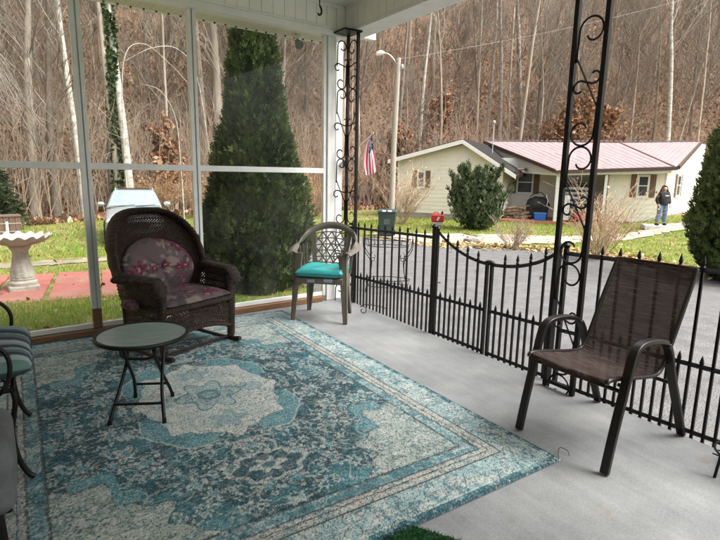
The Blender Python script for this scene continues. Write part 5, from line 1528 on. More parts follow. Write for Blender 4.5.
# ------------------------------------------------------------------ parked car, seen from the front over the rocking chair
def car():
    cx, cy = 2.86, 16.75
    g0 = gz(2.72, 16) ; t = thing('parked_car', 'silver car parked at the lawn edge behind the rocking chair, windscreen towards us', 'car', (cx, cy, g0 + .0), R(-10)); t.scale = (.84, .92, .95)
    M_body = mat('silver_paint', (.46, .48, .50), .28, (.42, .44, .46), 3, metal=.55); M_tr = mat('car_trim', (.015, .015, .016), .4)
    M_cg = mat('car_glass', (.03, .035, .04), .03, spec=1.0); M_rub = mat('tyre_rubber', (.014, .014, .014), .85); M_rim = mat('alloy', (.45, .46, .47), .3, metal=.9)
    # sections along y (front = -y): y, half width, z low, z high, roundness
    sec = [(-2.25, .62, .34, .62), (-2.18, .80, .26, .78), (-1.95, .89, .22, .90), (-1.2, .92, .20, 1.0), (-.75, .93, .20, 1.04), (.6, .93, .20, 1.05), (1.6, .92, .22, 1.05), (2.1, .88, .26, 1.02), (2.25, .80, .34, .95)]
    n = 16; m = MB(); V = []; F = []
    for (y, w, zl, zh) in sec:
        for k in range(n):
            a = 2 * PI * (k + .5) / n; cx_, sz = math.cos(a), math.sin(a); p = .38
            V.append((w * math.copysign(abs(cx_) ** p, cx_), y, (zl + zh) / 2 + (zh - zl) / 2 * math.copysign(abs(sz) ** p, sz)))
    for i in range(len(sec) - 1):
        for k in range(n): F.append((i * n + k, i * n + (k + 1) % n, (i + 1) * n + (k + 1) % n, (i + 1) * n + k))
    F.append(tuple(range(n))); F.append(tuple((len(sec) - 1) * n + k for k in range(n))); m.add(V, F); m.build('body', M_body, t, smooth=45)
    # cabin
    def ring(z, w, y0, y1): return [(-w, y0, z), (w, y0, z), (w, y1, z), (-w, y1, z)]
    rg = [ring(1.02, .86, -.97, 2.08), ring(1.34, .735, -.275, 1.86), ring(1.475, .66, .02, 1.66), ring(1.50, .55, .25, 1.45)]
    m = MB(); V = sum(rg, []); F = []
    for i in range(3):
        for k in range(4): F.append((i * 4 + k, i * 4 + (k + 1) % 4, (i + 1) * 4 + (k + 1) % 4, (i + 1) * 4 + k))
    F.append((12, 13, 14, 15)); m.add(V, F); m.build('cabin', M_body, t, smooth=30, bevel=.04, seg=3)
    m = MB(); m.box((-.53, .22, 1.501), (.53, 1.4, 1.512)); m.build('roof_panel', M_tr, t)
    def face(name, a, b_, c, d, inset, off, mt):
        P = [Vector(q) for q in (a, b_, c, d)]; ctr = sum(P, Vector()) / 4; nr = (P[1] - P[0]).cross(P[3] - P[0]).normalized()
        if nr.dot(ctr - Vector((0, .6, 1.0))) < 0: nr = -nr
        Q_ = [p + (ctr - p) * inset + nr * off for p in P]; mm = MB(); mm.prism([tuple(q) for q in Q_], (0, 0, 0), tuple(nr * .012)); return mm.build(name, mt, t)
    face('windscreen', (-.845, -.95, 1.035), (.845, -.95, 1.035), (.67, -.03, 1.465), (-.67, -.03, 1.465), .05, .006, mat('sky_sheen_glass', (.27, .32, .35), .12, (.21, .25, .27), 3, spec=.8))  # the sky's reflection is painted in as a pale base colour
    face('rear_window', (-.80, 2.06, 1.06), (.80, 2.06, 1.06), (.64, 1.70, 1.45), (-.64, 1.70, 1.45), .1, .004, M_cg)
    for s in (-1, 1):
        face('side_window', (s * .85, -.65, 1.06), (s * .85, .50, 1.06), (s * .70, .50, 1.40), (s * .715, -.10, 1.38), .04, .006, M_cg)
        face('side_window', (s * .85, .58, 1.06), (s * .85, 1.60, 1.06), (s * .70, 1.50, 1.38), (s * .70, .58, 1.40), .04, .006, M_cg)
        m = MB(); m.blob((s * 1.05, -.52, 1.09), (.125, .07, .075), 12, 8); m.build('mirror', M_body, t, smooth=60)
        m = MB(); m.tube([(s * .85, -.50, 1.04), (s * 1.0, -.52, 1.06)], .025, 8); m.build('mirror_arm', M_tr, t, smooth=50)
        m = MB(); m.tube(catmull([(s * .60, .12, 1.47), (s * .61, .2, 1.545), (s * .61, 1.3, 1.545), (s * .60, 1.5, 1.48)], 4), .020, 8); m.build('roof_rail', M_rim, t, smooth=50)
        m = MB(); m.blob((s * .66, -2.13, .70), (.19, .07, .085), 12, 8); m.build('headlight', mat('headlamp_lens', (.6, .62, .64), .1), t, smooth=60)
        for y in (-1.4, 1.4):
            w = MB(); w.tube([(s * .74, y, .335), (s * .945, y, .335)], .335, 28); wo = w.build('wheel', M_rub, t, smooth=40)
            r_ = MB(); r_.tube([(s * .93, y, .335), (s * .955, y, .335)], .21, 20); r_.build('rim', M_rim, wo, smooth=40)
    m = MB(); m.box((-.42, -2.275, .50), (.42, -2.21, .68))
    for k in range(4): m.box((-.40, -2.285, .52 + k * .04), (.40, -2.276, .535 + k * .04))
    m.build('grille', M_tr, t)
    m = MB(); m.box((-.85, -2.24, .30), (.85, -2.14, .44)); m.build('bumper', M_tr, t, bevel=.03)
    for s in (-.3, .35):
        m = MB(); m.tube([(s - .32, -.955, 1.05), (s, -.935, 1.066), (s + .30, -.90, 1.085)], .010, 6); m.build('wiper', M_tr, t)
    return t
car()
# ================================================================== the neighbour's house (u along its front, v away from us)
HO = (0.0, 25.0)                             # origin of the house frame
ho = HU * HO[0] + HV * HO[1]
HR = math.atan2(HU[1], HU[0])
M_cream = siding_mat('cream_siding', (.70, .685, .60), (.64, .625, .54), .19, 1.0)
M_lap = mat('cream_lap_siding', (.79, .76, .65), .55, (.73, .70, .59), 1.4, 6, spec=.3)
M_trimw = mat('house_white_trim', (.74, .74, .71), .45)
M_shing = mat('dark_shingles', (.022, .020, .020), .95, (.040, .035, .034), 9, bump=.6, bscale=25, spec=.08)
M_metal = mat('faded_red_metal', (.245, .185, .188), .55, (.285, .222, .224), 1.2, 6, metal=.0, spec=.5, stretch=(3, .5, .5))
M_brownt = mat('brown_trim', (.07, .042, .032), .5)
M_shut = mat('brown_shutter', (.13, .075, .045), .6, (.17, .10, .06), 4)
M_dkglass = mat('window_dark_glass', (.05, .06, .065), .06, spec=.8)
M_block = mat('foundation_block', (.36, .34, .30), .9, (.27, .25, .22), 4, bump=.4, bscale=20)
M_deck = mat('orange_deck', (.42, .165, .085), .75, (.32, .12, .065), 4)
house = thing('house', 'cream sided single storey house with faded red metal roof and front porch', 'house', (ho[0], ho[1], 0), HR)
def HB(u0, u1, v0, v1, z0, z1, mb): mb.box((u0 - HO[0], v0 - HO[1], z0), (u1 - HO[0], v1 - HO[1], z1))
def HP(u, v, z): return (u - HO[0], v - HO[1], z)
ZB = -.75
# left wing: gable wall, slightly turned so its right corner is nearer
LW = dict(a=(-6.5, 24.62), b=(-1.55, 24.0))          # front wall, left and right end in (u, v)
fd = (Vector(LW['b']) - Vector(LW['a'])).normalized(); nb = Vector((-fd.y, fd.x))     # along the wall; away from us
def LWp(s, back, z):                                   # s metres from the right corner leftwards
    p = Vector(LW['b']) - fd * s + nb * back; return HP(p.x, p.y, z)
Lw = (Vector(LW['b']) - Vector(LW['a'])).length
zr, zp, zl, sp_ = 1.80, 2.98, 2.18, 1.78
m = MB()
m.prism([LWp(0, 0, -.30), LWp(Lw, 0, -.30), LWp(Lw, 0, zl - .02), LWp(sp_, 0, zp - .10), LWp(0, 0, zr + .12)], LWp(0, 0, 0), LWp(0, .15, 0))
m.prism([LWp(0, .151, -.30), LWp(0, 5.5, -.30), LWp(0, 5.5, zr + .1), LWp(0, .151, zr + .1)], LWp(0, 0, 0), LWp(.15, 0, 0))
m.prism([LWp(Lw, .151, -.30), LWp(Lw, 7, -.30), LWp(Lw, 7, zl - .05), LWp(Lw, .151, zl - .05)], LWp(0, 0, 0), LWp(-.15, 0, 0))
m.build('wall', M_cream, house)
def boards(mb, place, lim, z0, z1, pitch=.185):
    z = z0
    while z < z1 - .02:
        zt = min(z + pitch - .004, z1); a0, a1 = lim(z); b0, b1 = lim(zt)
        if a1 - a0 > .05 and b1 - b0 > .02:
            P = [place(a0, -.013, z), place(a1, -.013, z), place(b1, -.003, zt), place(b0, -.003, zt), place(a0, -.001, z), place(a1, -.001, z), place(b1, -.001, zt), place(b0, -.001, zt)]
            mb.add(P, [(0, 1, 2, 3), (7, 6, 5, 4), (0, 4, 5, 1), (1, 5, 6, 2), (2, 6, 7, 3), (3, 7, 4, 0)])
        z += pitch
def gl(z):
    s0 = 0 if z <= zr + .1 else (z - zr - .1) / (zp - .12 - zr - .1) * sp_
    s1 = Lw if z <= zl - .05 else Lw - (z - zl + .05) / (zp - .12 - zl + .05) * (Lw - sp_)
    return max(0, s0), min(Lw, s1)
m = MB(); boards(m, LWp, gl, -.298, 2.86); m.build('siding', M_lap, house); m = MB()
boards(m, lambda s, d, z: HP(s, 26.5 + d, z), lambda z: (-1.88, .97), -.36, 1.75); m.build('siding', M_lap, house); m = MB(); boards(m, lambda s, d, z: HP(s, 24.45 + d, z), lambda z: (2.77, 4.85), -.298, 1.88)
m.build('siding', M_lap, house)
m = MB(); m.prism([LWp(-.01, .01, ZB), LWp(Lw + .01, .01, ZB), LWp(Lw + .01, .01, -.302), LWp(-.01, .01, -.302)], LWp(0, 0, 0), LWp(0, .2, 0)); m.build('foundation', M_block, house)
ov = .42
def slope(mb, s0, z0, s1, z1, t=.10, b0=-ov, b1=7.0):
    mb.add([LWp(s0, b0, z0), LWp(s1, b0, z1), LWp(s1, b1, z1), LWp(s0, b1, z0), LWp(s0, b0, z0 + t), LWp(s1, b0, z1 + t), LWp(s1, b1, z1 + t), LWp(s0, b1, z0 + t)],
           [(0, 3, 2, 1), (4, 5, 6, 7), (0, 1, 5, 4), (1, 2, 6, 5), (2, 3, 7, 6), (3, 0, 4, 7)])
kL = (zp - zl) / (Lw - sp_); kR = (zp - zr) / sp_
m = MB(); slope(m, sp_, zp, Lw + .35, zl - .35 * kL); slope(m, -.62, zr - .62 * kR + .1, sp_ - .001, zp); m.build('roof', M_shing, house)
m = MB()                                                # white rake boards
def rake(s0, z0, s1, z1, h=.115, b0=-ov - .03, b1=-ov - .002):
    m.add([LWp(s0, b0, z0 - h), LWp(s1, b0, z1 - h), LWp(s1, b1, z1 - h), LWp(s0, b1, z0 - h), LWp(s0, b0, z0 + .07), LWp(s1, b0, z1 + .07), LWp(s1, b1, z1 + .07), LWp(s0, b1, z0 + .07)],
          [(0, 3, 2, 1), (4, 5, 6, 7), (0, 1, 5, 4), (1, 2, 6, 5), (2, 3, 7, 6), (3, 0, 4, 7)])
rake(sp_, zp, Lw + .35, zl - .35 * kL); rake(-.62, zr - .62 * kR + .1, sp_ - .001, zp); m.build('rake_board', M_trimw, house)
m = MB(); m.prism([LWp(-.60, -ov, zr - .50), LWp(0, -ov, zr - .30), LWp(0, -ov, zr + .1), LWp(-.60, -ov, zr - .30)], LWp(0, 0, 0), LWp(0, .40, 0)) if False else None
def win(place, w, h, shut=.26, label=None):
    """window at place(s, depth, z): frame, pane and meeting rail, with shutters."""
    f = MB()
    def bx(mb, s0, s1, d0, d1, z0, z1):
        V = [place(s, d, z) for z in (z0, z1) for s, d in ((s0, d0), (s1, d0), (s1, d1), (s0, d1))]
        mb.add(V, [(0, 3, 2, 1), (4, 5, 6, 7), (0, 1, 5, 4), (1, 2, 6, 5), (2, 3, 7, 6), (3, 0, 4, 7)])
    t = .07
    bx(f, -w / 2, -w / 2 + t, -.05, .0, 0, h); bx(f, w / 2 - t, w / 2, -.05, 0, 0, h); bx(f, -w / 2 + t, w / 2 - t, -.05, 0, h - t, h); bx(f, -w / 2 - .03, w / 2 + .03, -.06, 0, -.05, -.001); bx(f, -w / 2 + t, w / 2 - t, -.045, 0, h * .49, h * .53); bx(f, -w / 2 + t, w / 2 - t, -.045, 0, 0.0, t * .7)
    wo = f.build('window', M_trimw, house)
    g_ = MB(); bx(g_, -w / 2 + t, w / 2 - t, -.02, -.012, t * .7, h * .49); bx(g_, -w / 2 + t, w / 2 - t, -.034, -.026, h * .53, h - t); g_.build('pane', M_dkglass, wo)
    if shut:
        for s in (-1, 1):
            b = MB(); x0 = s * (w / 2 + .015); x1 = s * (w / 2 + .015 + shut); bx(b, min(x0, x1), max(x0, x1), -.035, -.002, -.02, h + .02)
            for k in range(int(h / .09)): bx(b, min(x0, x1) + .035, max(x0, x1) - .035, -.046, -.0355, .05 + k * .09, .105 + k * .09)
            b.build('shutter', M_shut, house)
win(lambda s, d, z: LWp(3.78 + s, d - .002, .90 + z), .40, .76, .23)
win(lambda s, d, z: LWp(1.30 + s, d - .002, .86 + z), .50, .82, .27)
m = MB(); m.prism([LWp(1.62, -.012, 2.18), LWp(1.94, -.012, 2.18), LWp(1.94, -.012, 2.52), LWp(1.62, -.012, 2.52)], LWp(0, 0, 0), LWp(0, .01, 0)); m.build('gable_vent', M_trimw, house)
# brown downspout slanting from the left wing's eave to its corner
m = MB(); m.tube(catmull([HP(-.72, 23.62, 1.72), HP(-.86, 23.75, 1.48), HP(-1.20, 23.88, 1.20), HP(-1.32, 23.93, .9), HP(-1.62, 23.92, -.55)], 5), .045, 8); m.build('downspout', M_brownt, house, smooth=50)
m = MB(); m.tube([HP(-.98, 23.55, 1.78), HP(-.62, 26.2, 1.84)], .06, 8); m.build('gutter', M_brownt, house, smooth=50)
# recessed porch wall
m = MB(); HB(-1.9, 2.9, 26.5, 26.65, -.42, 2.35, m); m.build('wall', M_cream, house)
win(lambda s, d, z: HP(-.67 + s, 26.498 + d, .70 + z), .76, 1.02, .26)
m = MB(); HB(.98, 1.82, 26.44, 26.498, -.36, 1.72, m); dr = m.build('door', M_trimw, house, bevel=.01)
m = MB(); HB(1.10, 1.70, 26.425, 26.438, .55, 1.55, m); m.build('door_glass', M_dkglass, dr)
# front wall right of the porch and the skewed right end wall
m = MB(); HB(2.75, 4.86, 24.45, 24.6, -.30, 1.90, m); HB(2.75, 2.9, 24.601, 26.5, -.30, 1.9, m); m.build('wall', M_cream, house)
A_, C_ = Vector((4.88, 24.42)), Vector((7.75, 31.0))
def EW(s, d, z):
    dv = (C_ - A_).normalized(); nn = Vector((dv.y, -dv.x)); p = A_ + dv * s + nn * -d; return HP(p.x, p.y, z)
Le = (C_ - A_).length
m = MB(); m.prism([EW(0, 0, -.02), EW(Le, 0, -.02), EW(Le, 0, 3.22), EW(Le * .78, 0, 3.22), EW(0, 0, 1.92)], EW(0, 0, 0), EW(0, .15, 0)); m.build('wall', M_cream, house)
m = MB(); boards(m, EW, lambda z: (.02 if z < 1.92 else min(Le * .78, (z - 1.92) / 1.3 * Le * .78) + .03, Le - .02), -.018, 3.15); m.build('siding', M_lap, house)
m = MB(); m.prism([EW(-.01, -.012, -.5), EW(Le, -.012, -.5), EW(Le, -.012, -.022), EW(-.01, -.012, -.022)], EW(0, 0, 0), EW(0, .15, 0)); HB(2.75, 4.86, 24.44, 24.6, -.7, -.302, m); m.build('foundation', mat('brick_foundation', (.36, .21, .15), .9, (.28, .15, .11), 9, bump=.4), house)
win(lambda s, d, z: HP(4.06 + s, 24.448 + d, .74 + z), .46, .90, .22)
win(lambda s, d, z: EW(2.2 + s, d - .0, .75 + z), .7, .95, .26)
# metal roof: main slope, its skewed left rake and the ribbed right part
E0, E1, R0_, R1_, K1 = (.62, 23.75, 1.72), (4.95, 23.75, 1.93), (-2.95, 29.2, 3.24), (3.62, 29.2, 3.16), (7.05, 29.2, 3.20)
def tri(mb, P, t=.06):
    P = [Vector(HP(*p)) for p in P]; mb.prism([tuple(p) for p in P], (0, 0, 0), (0, 0, t))
m = MB(); tri(m, [E0, E1, R1_, R0_])
def lerp3(a, b_, f): return tuple(a[i] + (b_[i] - a[i]) * f for i in range(3))
for k in range(1, 18):
    f = k / 18; x = E0[0] + (E1[0] - E0[0]) * f; p = Vector(HP(*lerp3(E0, E1, f))) + Vector((0, 0, .075)); q = Vector(HP(*lerp3(R0_, R1_, f))) + Vector((0, 0, .075)); m.bar(p, q, .022, .002)
m.build('roof', M_metal, house)
m = MB(); tri(m, [lerp3(E1, R1_, .004), (5.05, 23.75, 1.93), K1, (3.66, 29.2, 3.16)])
for k in range(1, 16):                                   # ribs parallel to the right rake
    f = k / 16; q = Vector(HP(*lerp3(R1_, K1, f))) + Vector((0, 0, .075)); dirv = Vector(HP(*E1)) - Vector(HP(*K1)); p = q + dirv
    # stop where the rib meets the valley
    a, b_ = Vector(HP(*E1)), Vector(HP(*R1_)); g_ = q + dirv * (f * .985); m.bar(q, g_, .03, .02)
m.build('roof', mat('pale_red_metal', (.30, .243, .244), .45, (.25, .20, .20), 1.5, spec=.4), house)
m = MB(); m.bar(Vector(HP(*E1)) + Vector((0, 0, .08)), Vector(HP(*R1_)) + Vector((0, 0, .08)), .07, .04); m.build('valley_flashing', mat('valley_red', (.30, .16, .16), .5), house)
m = MB()
for k in range(46): 
    f = k / 46; p = Vector(HP(*lerp3(R0_, K1, f))) + Vector((0, .02, .09)); q = Vector(HP(*lerp3(R0_, K1, f + .014))) + Vector((0, .02, .09)); m.bar(p, q, .16, .07)
m.build('ridge_cap', M_metal, house)
m = MB()
m.bar(HP(E0[0] - .02, E0[1] - .03, E0[2] - .02), HP(E1[0] + .14, E1[1] - .03, E1[2] - .02), .07, .13)
m.bar(Vector(HP(*E0)) + Vector((-.05, 0, .03)), Vector(HP(*R0_)) + Vector((-.05, 0, .03)), .08, .15)
m.bar(Vector(HP(5.08, 23.75, 1.93)) + Vector((.05, 0, .02)), Vector(HP(*K1)) + Vector((.05, 0, .02)), .08, .14)
m.build('brown_fascia', M_brownt, house)
m = MB(); m.prism([HP(.70, 23.9, 1.60), HP(-1.02, 26.5, 1.72), HP(-2.6, 28.9, 1.78), HP(-2.78, 29.0, 3.05), HP(.60, 23.85, 1.70)], (0, 0, 0), (.05, .03, 0)); m.build('porch_gable', M_cream, house)
m = MB(); m.bar(HP(.72, 23.88, 1.60), HP(-1.02, 26.48, 1.72), .05, .10); m.bar(HP(.72, 23.88, 1.63), HP(4.9, 23.88, 1.80), .10, .14); m.build('porch_beam', M_trimw, house)
m = MB(); HB(-1.5, 2.75, 23.95, 26.498, -.62, -.40, m); m.build('porch_deck', M_deck, house, bevel=.01)
m = MB(); HB(-1.45, 2.75, 23.94, 23.948, -.75, -.63, m); m.build('deck_skirt', M_block, house)
m = MB(); m.box(HP(.66, 23.98, -.398), HP(.80, 24.12, 1.56)); m.build('porch_column', M_trimw, house, bevel=.008)
m = MB(); m.box(HP(2.55, 23.98, -.398), HP(2.66, 24.09, 1.62)); m.build('porch_column', M_trimw, house, bevel=.008)
m = MB(); m.tube([HP(-2.25, 26.0, 2.2), HP(-2.25, 26.0, 3.95)], .022, 8); m.blob(HP(-2.25, 26.0, 3.98), (.07, .07, .09), 10, 8); m.build('vent_mast', mat('mast_grey', (.42, .42, .42), .5), house, smooth=60)

# ------------------------------------------------------------------ things on and around the house porch
def on(u, v, z): p = HU * u + HV * v; return (p[0], p[1], z)
PZ = -.398
M_cover = mat('black_cover', (.010, .011, .012), .55, (.018, .019, .02), 6, bump=.3, bscale=20)
gr = thing('covered_grill', 'black covered barbecue grill on the neighbour porch under the window', 'grill', on(-.02, 25.1, PZ), HR)
m = MB(); m.blob((0, 0, .62), (.52, .34, .40), 20, 12, lambda d: (1 + .06 * math.sin(9 * d.x + 4 * d.z))); m.build('cover', M_cover, gr, smooth=60)
m = MB(); taper(m, .86, .52, .02, .98, .60, .62); m.build('cart', M_cover, gr, bevel=.03)
m = MB(); m.tube(catmull([(-.35, -.2, .96), (-.2, -.25, 1.12), (.1, -.25, 1.20), (.32, -.2, 1.0)], 5), .02, 6); m.build('handle', M_blk, gr, smooth=60)
cl_ = thing('cooler', 'blue plastic cooler on the edge of the neighbour porch deck', 'cooler', on(.12, 24.22, PZ), HR)
m = MB(); taper(m, .46, .28, .005, .50, .32, .28); m.build('body', M_blue, cl_, bevel=.02)
m = MB(); m.box((-.26, -.17, .283), (.26, .17, .34)); m.build('lid', mat('cooler_lid', (.05, .16, .48), .4), cl_, bevel=.015)
fw = thing('firewood_pile', 'untidy pile of split firewood and sticks on the neighbour porch', 'firewood', on(-1.0, 24.9, PZ), HR)
g = random.Random(5); M_log = mat('split_wood', (.30, .215, .14), .9, (.16, .11, .075), 5, rand=.25)
for k in range(34):
    zz = .05 + (k // 9) * .13; x = g.uniform(-.52, .52) * (1 - zz * .7); a = g.uniform(-.9, .9); L_ = g.uniform(.18, .30)
    m = MB(); m.tube([(x - L_ * math.cos(a), g.uniform(-.3, .1), zz + g.uniform(-.02, .05)), (x + L_ * math.cos(a), g.uniform(-.3, .1), zz + g.uniform(0, .16))], g.uniform(.03, .055), 6); m.build('log', M_log, fw, smooth=30)
sw = thing('porch_swing', 'blue and white striped cushioned swing seat on the neighbour porch', 'swing seat', on(1.62, 25.0, PZ), HR)
M_navy = mat('navy_fabric', (.03, .045, .09), .85); M_wst = mat('white_fabric', (.66, .67, .68), .85)
m = MB()
for k in range(9): m.cur = k % 2; m.box((-.62, .20 + .010 * k, .62 + k * .105), (.62, .30 + .010 * k, .7245 + k * .105))
m.build('back_cushion', [M_navy, M_wst], sw, bevel=.01)
m = MB()
for k in range(6): m.cur = k % 2; m.box((-.62 + k * .2067, -.30, .46), (-.415 + k * .2067, .22, .60))
m.build('seat_cushion', [M_wst, M_navy], sw, bevel=.015)
for s in (-1, 1):
    m = MB(); m.tube([(s * .70, -.35, 0), (s * .66, .1, 1.62), (s * .70, .45, 0)], .022, 8); m.build('frame_leg', M_blk, sw, smooth=30)
m = MB(); m.tube([(-.66, .1, 1.62), (.66, .1, 1.62)], .022, 8); m.build('top_bar', M_blk, sw, smooth=60)
ap = thing('white_cabinet', 'white metal cabinet beside the white porch column of the cream house', 'cabinet', on(1.06, 24.35, PZ), HR)
m = MB(); m.box((-.22, -.22, .05), (.22, .22, 1.12)); m.build('body', mat('appliance_white', (.70, .71, .71), .35), ap, bevel=.015)
m = MB(); m.box((-.205, -.232, .62), (.205, -.2215, 1.10)); m.box((-.205, -.232, .07), (.205, -.2215, .60)); m.build('door', mat('appliance_door', (.64, .65, .66), .35), ap, bevel=.008)
m = MB(); m.box((.14, -.255, .70), (.165, -.2335, .95)); m.build('handle', mat('chrome', (.5, .5, .5), .25, metal=.8), ap)
bk_ = thing('bicycle', 'dark bicycle leaning by the striped swing on the neighbour porch', 'bicycle', on(1.75, 24.3, PZ), HR)
def wheel(mb, x, r): mb.tube([(x + r * math.cos(2 * PI * k / 24), 0, r + .02 + r * math.sin(2 * PI * k / 24)) for k in range(24)], .022, 6, closed=True)
for x in (-.42, .42):
    m = MB(); wheel(m, x, .30)
    for k in range(8): m.tube([(x, 0, .32), (x + .29 * math.cos(PI * k / 4), 0, .32 + .29 * math.sin(PI * k / 4))], .004, 4)
    m.build('wheel', M_blk, bk_, smooth=60)
m = MB()
for a, b_ in (((-.42, 0, .32), (-.05, 0, .30)), ((-.05, 0, .30), (.30, 0, .78)), ((-.15, 0, .78), (.30, 0, .78)), ((-.15, 0, .78), (-.05, 0, .30)), ((-.42, 0, .32), (-.15, 0, .78)), ((.30, 0, .82), (.42, 0, .32))): m.tube([a, b_], .018, 6)
m.build('frame', M_blk, bk_, smooth=50)
m = MB(); m.tube([(.28, -.25, .95), (.30, 0, .92), (.28, .25, .95)], .014, 6); m.build('handlebar', M_blk, bk_, smooth=50)
m = MB(); m.blob((-.17, 0, .86), (.13, .07, .03), 10, 6); m.build('saddle', M_blk, bk_, smooth=60)
rd = thing('toy_wagon', 'red toy wagon on the neighbour porch right of the white column', 'wagon', on(1.72, 24.12, PZ), HR)
m = MB(); taper(m, .40, .26, .10, .46, .30, .36); m.build('body', M_redp, rd, bevel=.02)
for x in (-.13, .13):
    for y in (-.14, .14):
        m = MB(); m.tube([(x, y - .015, .065), (x, y + .015, .065)], .065, 14); m.build('wheel', M_blk, rd, smooth=40)
m = MB(); m.tube([(.2, 0, .2), (.36, -.05, .50)], .012, 6); m.build('handle', M_blk, rd)

# ------------------------------------------------------------------ person on the walk
wk = MB(); wk.box((-.62, -.45, -.14), (.62, .45, .0)); o = wk.build('walk_slab', mat('pale_walk', (.58, .56, .52), .8, (.50, .48, .44), 5), bevel=.01)
PX, PY = 19.66, 9.97; pz = -.178
o.location = (PX + .05, PY - .02, pz); o.rotation_euler = (0, 0, HR); tag(o, 'pale concrete step slab under the standing person', 'step')
pe = thing('person', 'person with long dark hair in black hoodie and blue jeans standing on a pale slab', 'person', (PX, PY, pz), HR + .45)
M_skin = mat('skin', (.50, .31, .23), .55); M_hood = mat('black_hoodie', (.014, .014, .016), .9, (.022, .022, .025), 20, bump=.2); M_jean = mat('blue_jeans', (.075, .125, .21), .85, (.12, .185, .28), 9, bump=.2, bscale=80); M_hair = mat('dark_hair', (.022, .013, .009), .5, (.035, .020, .014), 30, bump=.4)
def skin(name, pts, edges, rad, m_, parent, sub=2):
    me = bpy.data.meshes.new(name); me.from_pydata(pts, edges, []); o = bpy.data.objects.new(name, me); COL.objects.link(o); o.parent = parent
    md = o.modifiers.new('skin', 'SKIN'); md.use_smooth_shade = True
    for i, r in enumerate(rad):
        d = me.skin_vertices[0].data[i]; d.radius = r if isinstance(r, tuple) else (r, r); d.use_root = (i == 0)
    s = o.modifiers.new('sub', 'SUBSURF'); s.levels = sub; s.render_levels = sub
    me.materials.append(m_); return o
# local: faces -y, x to its left hand... weight on the right leg, other foot a little forward
bp = [(0, 0, .82), (0, -.01, .98), (0, -.015, 1.12), (0, .0, 1.21), (0, -.01, 1.27), (0, -.015, 1.33), (0, -.02, 1.39),
      (.085, 0, .78), (.10, -.03, .44), (.11, .01, .07), (.12, -.10, .035), (-.085, 0, .78), (-.13, -.05, .44), (-.20, -.03, .07), (-.23, -.13, .035),
      (.15, 0, 1.16), (.235, .02, .92), (.20, -.10, .76), (-.15, 0, 1.16), (-.245, .02, .92), (-.22, -.08, .74)]
be = [(0, 1), (1, 2), (2, 3), (3, 4), (4, 5), (5, 6), (0, 7), (7, 8), (8, 9), (9, 10), (0, 11), (11, 12), (12, 13), (13, 14), (2, 15), (15, 16), (16, 17), (2, 18), (18, 19), (19, 20)]
br = [(.13, .11), (.13, .10), (.13, .09), .05, .055, .085, .06, .085, .06, .042, .038, .085, .06, .042, .038, .05, .042, .03, .05, .042, .03]
fi = []
for s, wi in ((1, 17), (-1, 20)):
    w = bp[wi]; palm = (w[0] - s * .02, w[1] - .03, w[2] - .05); bp.append(palm); be.append((wi, len(bp) - 1)); br.append((.034, .018)); pi_ = len(bp) - 1
    for k in range(4):
        a = (palm[0] + (k - 1.5) * .018, palm[1] - .01, palm[2] - .04); b_ = (a[0] - s * .004, a[1] - .012, a[2] - .030 - .006 * (k in (1, 2)))
        bp += [a, b_]; be += [(pi_, len(bp) - 2), (len(bp) - 2, len(bp) - 1)]; br += [.009, .007]
    a = (palm[0] - s * .034, palm[1] - .018, palm[2] - .006); b_ = (a[0] - s * .008, a[1] - .014, a[2] - .026); bp += [a, b_]; be += [(pi_, len(bp) - 2), (len(bp) - 2, len(bp) - 1)]; br += [.010, .008]
skin('body', bp, be, br, M_skin, pe)
skin('hoodie', [(0, 0, .665), (0, -.01, .86), (0, -.015, 1.08), (0, 0, 1.18), (0, .02, 1.235), (.16, 0, 1.145), (.245, .02, .92), (.205, -.095, .775), (-.16, 0, 1.145), (-.255, .02, .92), (-.225, -.075, .755)],
     [(0, 1), (1, 2), (2, 3), (3, 4), (2, 5), (5, 6), (6, 7), (2, 8), (8, 9), (9, 10)], [(.19, .165), (.19, .165), (.175, .14), (.12, .10), (.085, .085), .085, .068, .05, .085, .068, .05], M_hood, pe)
skin('jeans', [(0, 0, .80), (.09, 0, .72), (.105, -.03, .44), (.115, .01, .10), (-.09, 0, .72), (-.135, -.05, .44), (-.205, -.03, .10)],
     [(0, 1), (1, 2), (2, 3), (0, 4), (4, 5), (5, 6)], [(.13, .11), .112, .088, .075, .112, .088, .075], M_jean, pe)
for s, c in ((1, (.117, -.04, .045)), (-1, (-.212, -.08, .045))):
    m = MB(); m.blob(c, (.050, .125, .048), 12, 8); m.build('shoe', mat('dark_shoe', (.012, .012, .013), .6), pe, smooth=60)
m = MB(); m.blob((0, .012, 1.345), (.098, .112, .118), 18, 12, lambda d: .45 if (d.y < -.55 and d.z < .55) else 1.0)
m.blob((0, .075, 1.16), (.135, .07, .22), 14, 10)
for s in (-1, 1): m.tube(catmull([(s * .075, -.005, 1.40), (s * .105, -.01, 1.28), (s * .12, -.06, 1.12), (s * .11, -.11, 1.02)], 4), [.03, .036, .036, .036, .04, .04, .04, .04, .038, .034, .028, .022, .014][:13], 8)
m.build('hair', M_hair, pe, smooth=70)
m = MB()
for s in (-1, 1): m.blob((s * .032, -.108, 1.345), (.010, .006, .007), 8, 6)
m.build('eyes', mat('eye_dark', (.02, .015, .012), .3), pe, smooth=60)
m = MB(); m.blob((0, -.118, 1.322), (.012, .018, .020), 8, 6); m.build('nose', M_skin, pe, smooth=60)
m = MB(); m.blob((0, -.102, 1.288), (.024, .008, .007), 10, 6); m.build('mouth', mat('lips', (.36, .14, .12), .5), pe, smooth=60)
m = MB()
for k, w in enumerate((.022, .016, .026, .018, .022)):
    x = -.055 + k * .029; m.box((x - w / 2, -.180, 1.065), (x + w / 2, -.162, 1.098))
m.build('chest_lettering', mat('print_white', (.7, .7, .7), .7), pe)
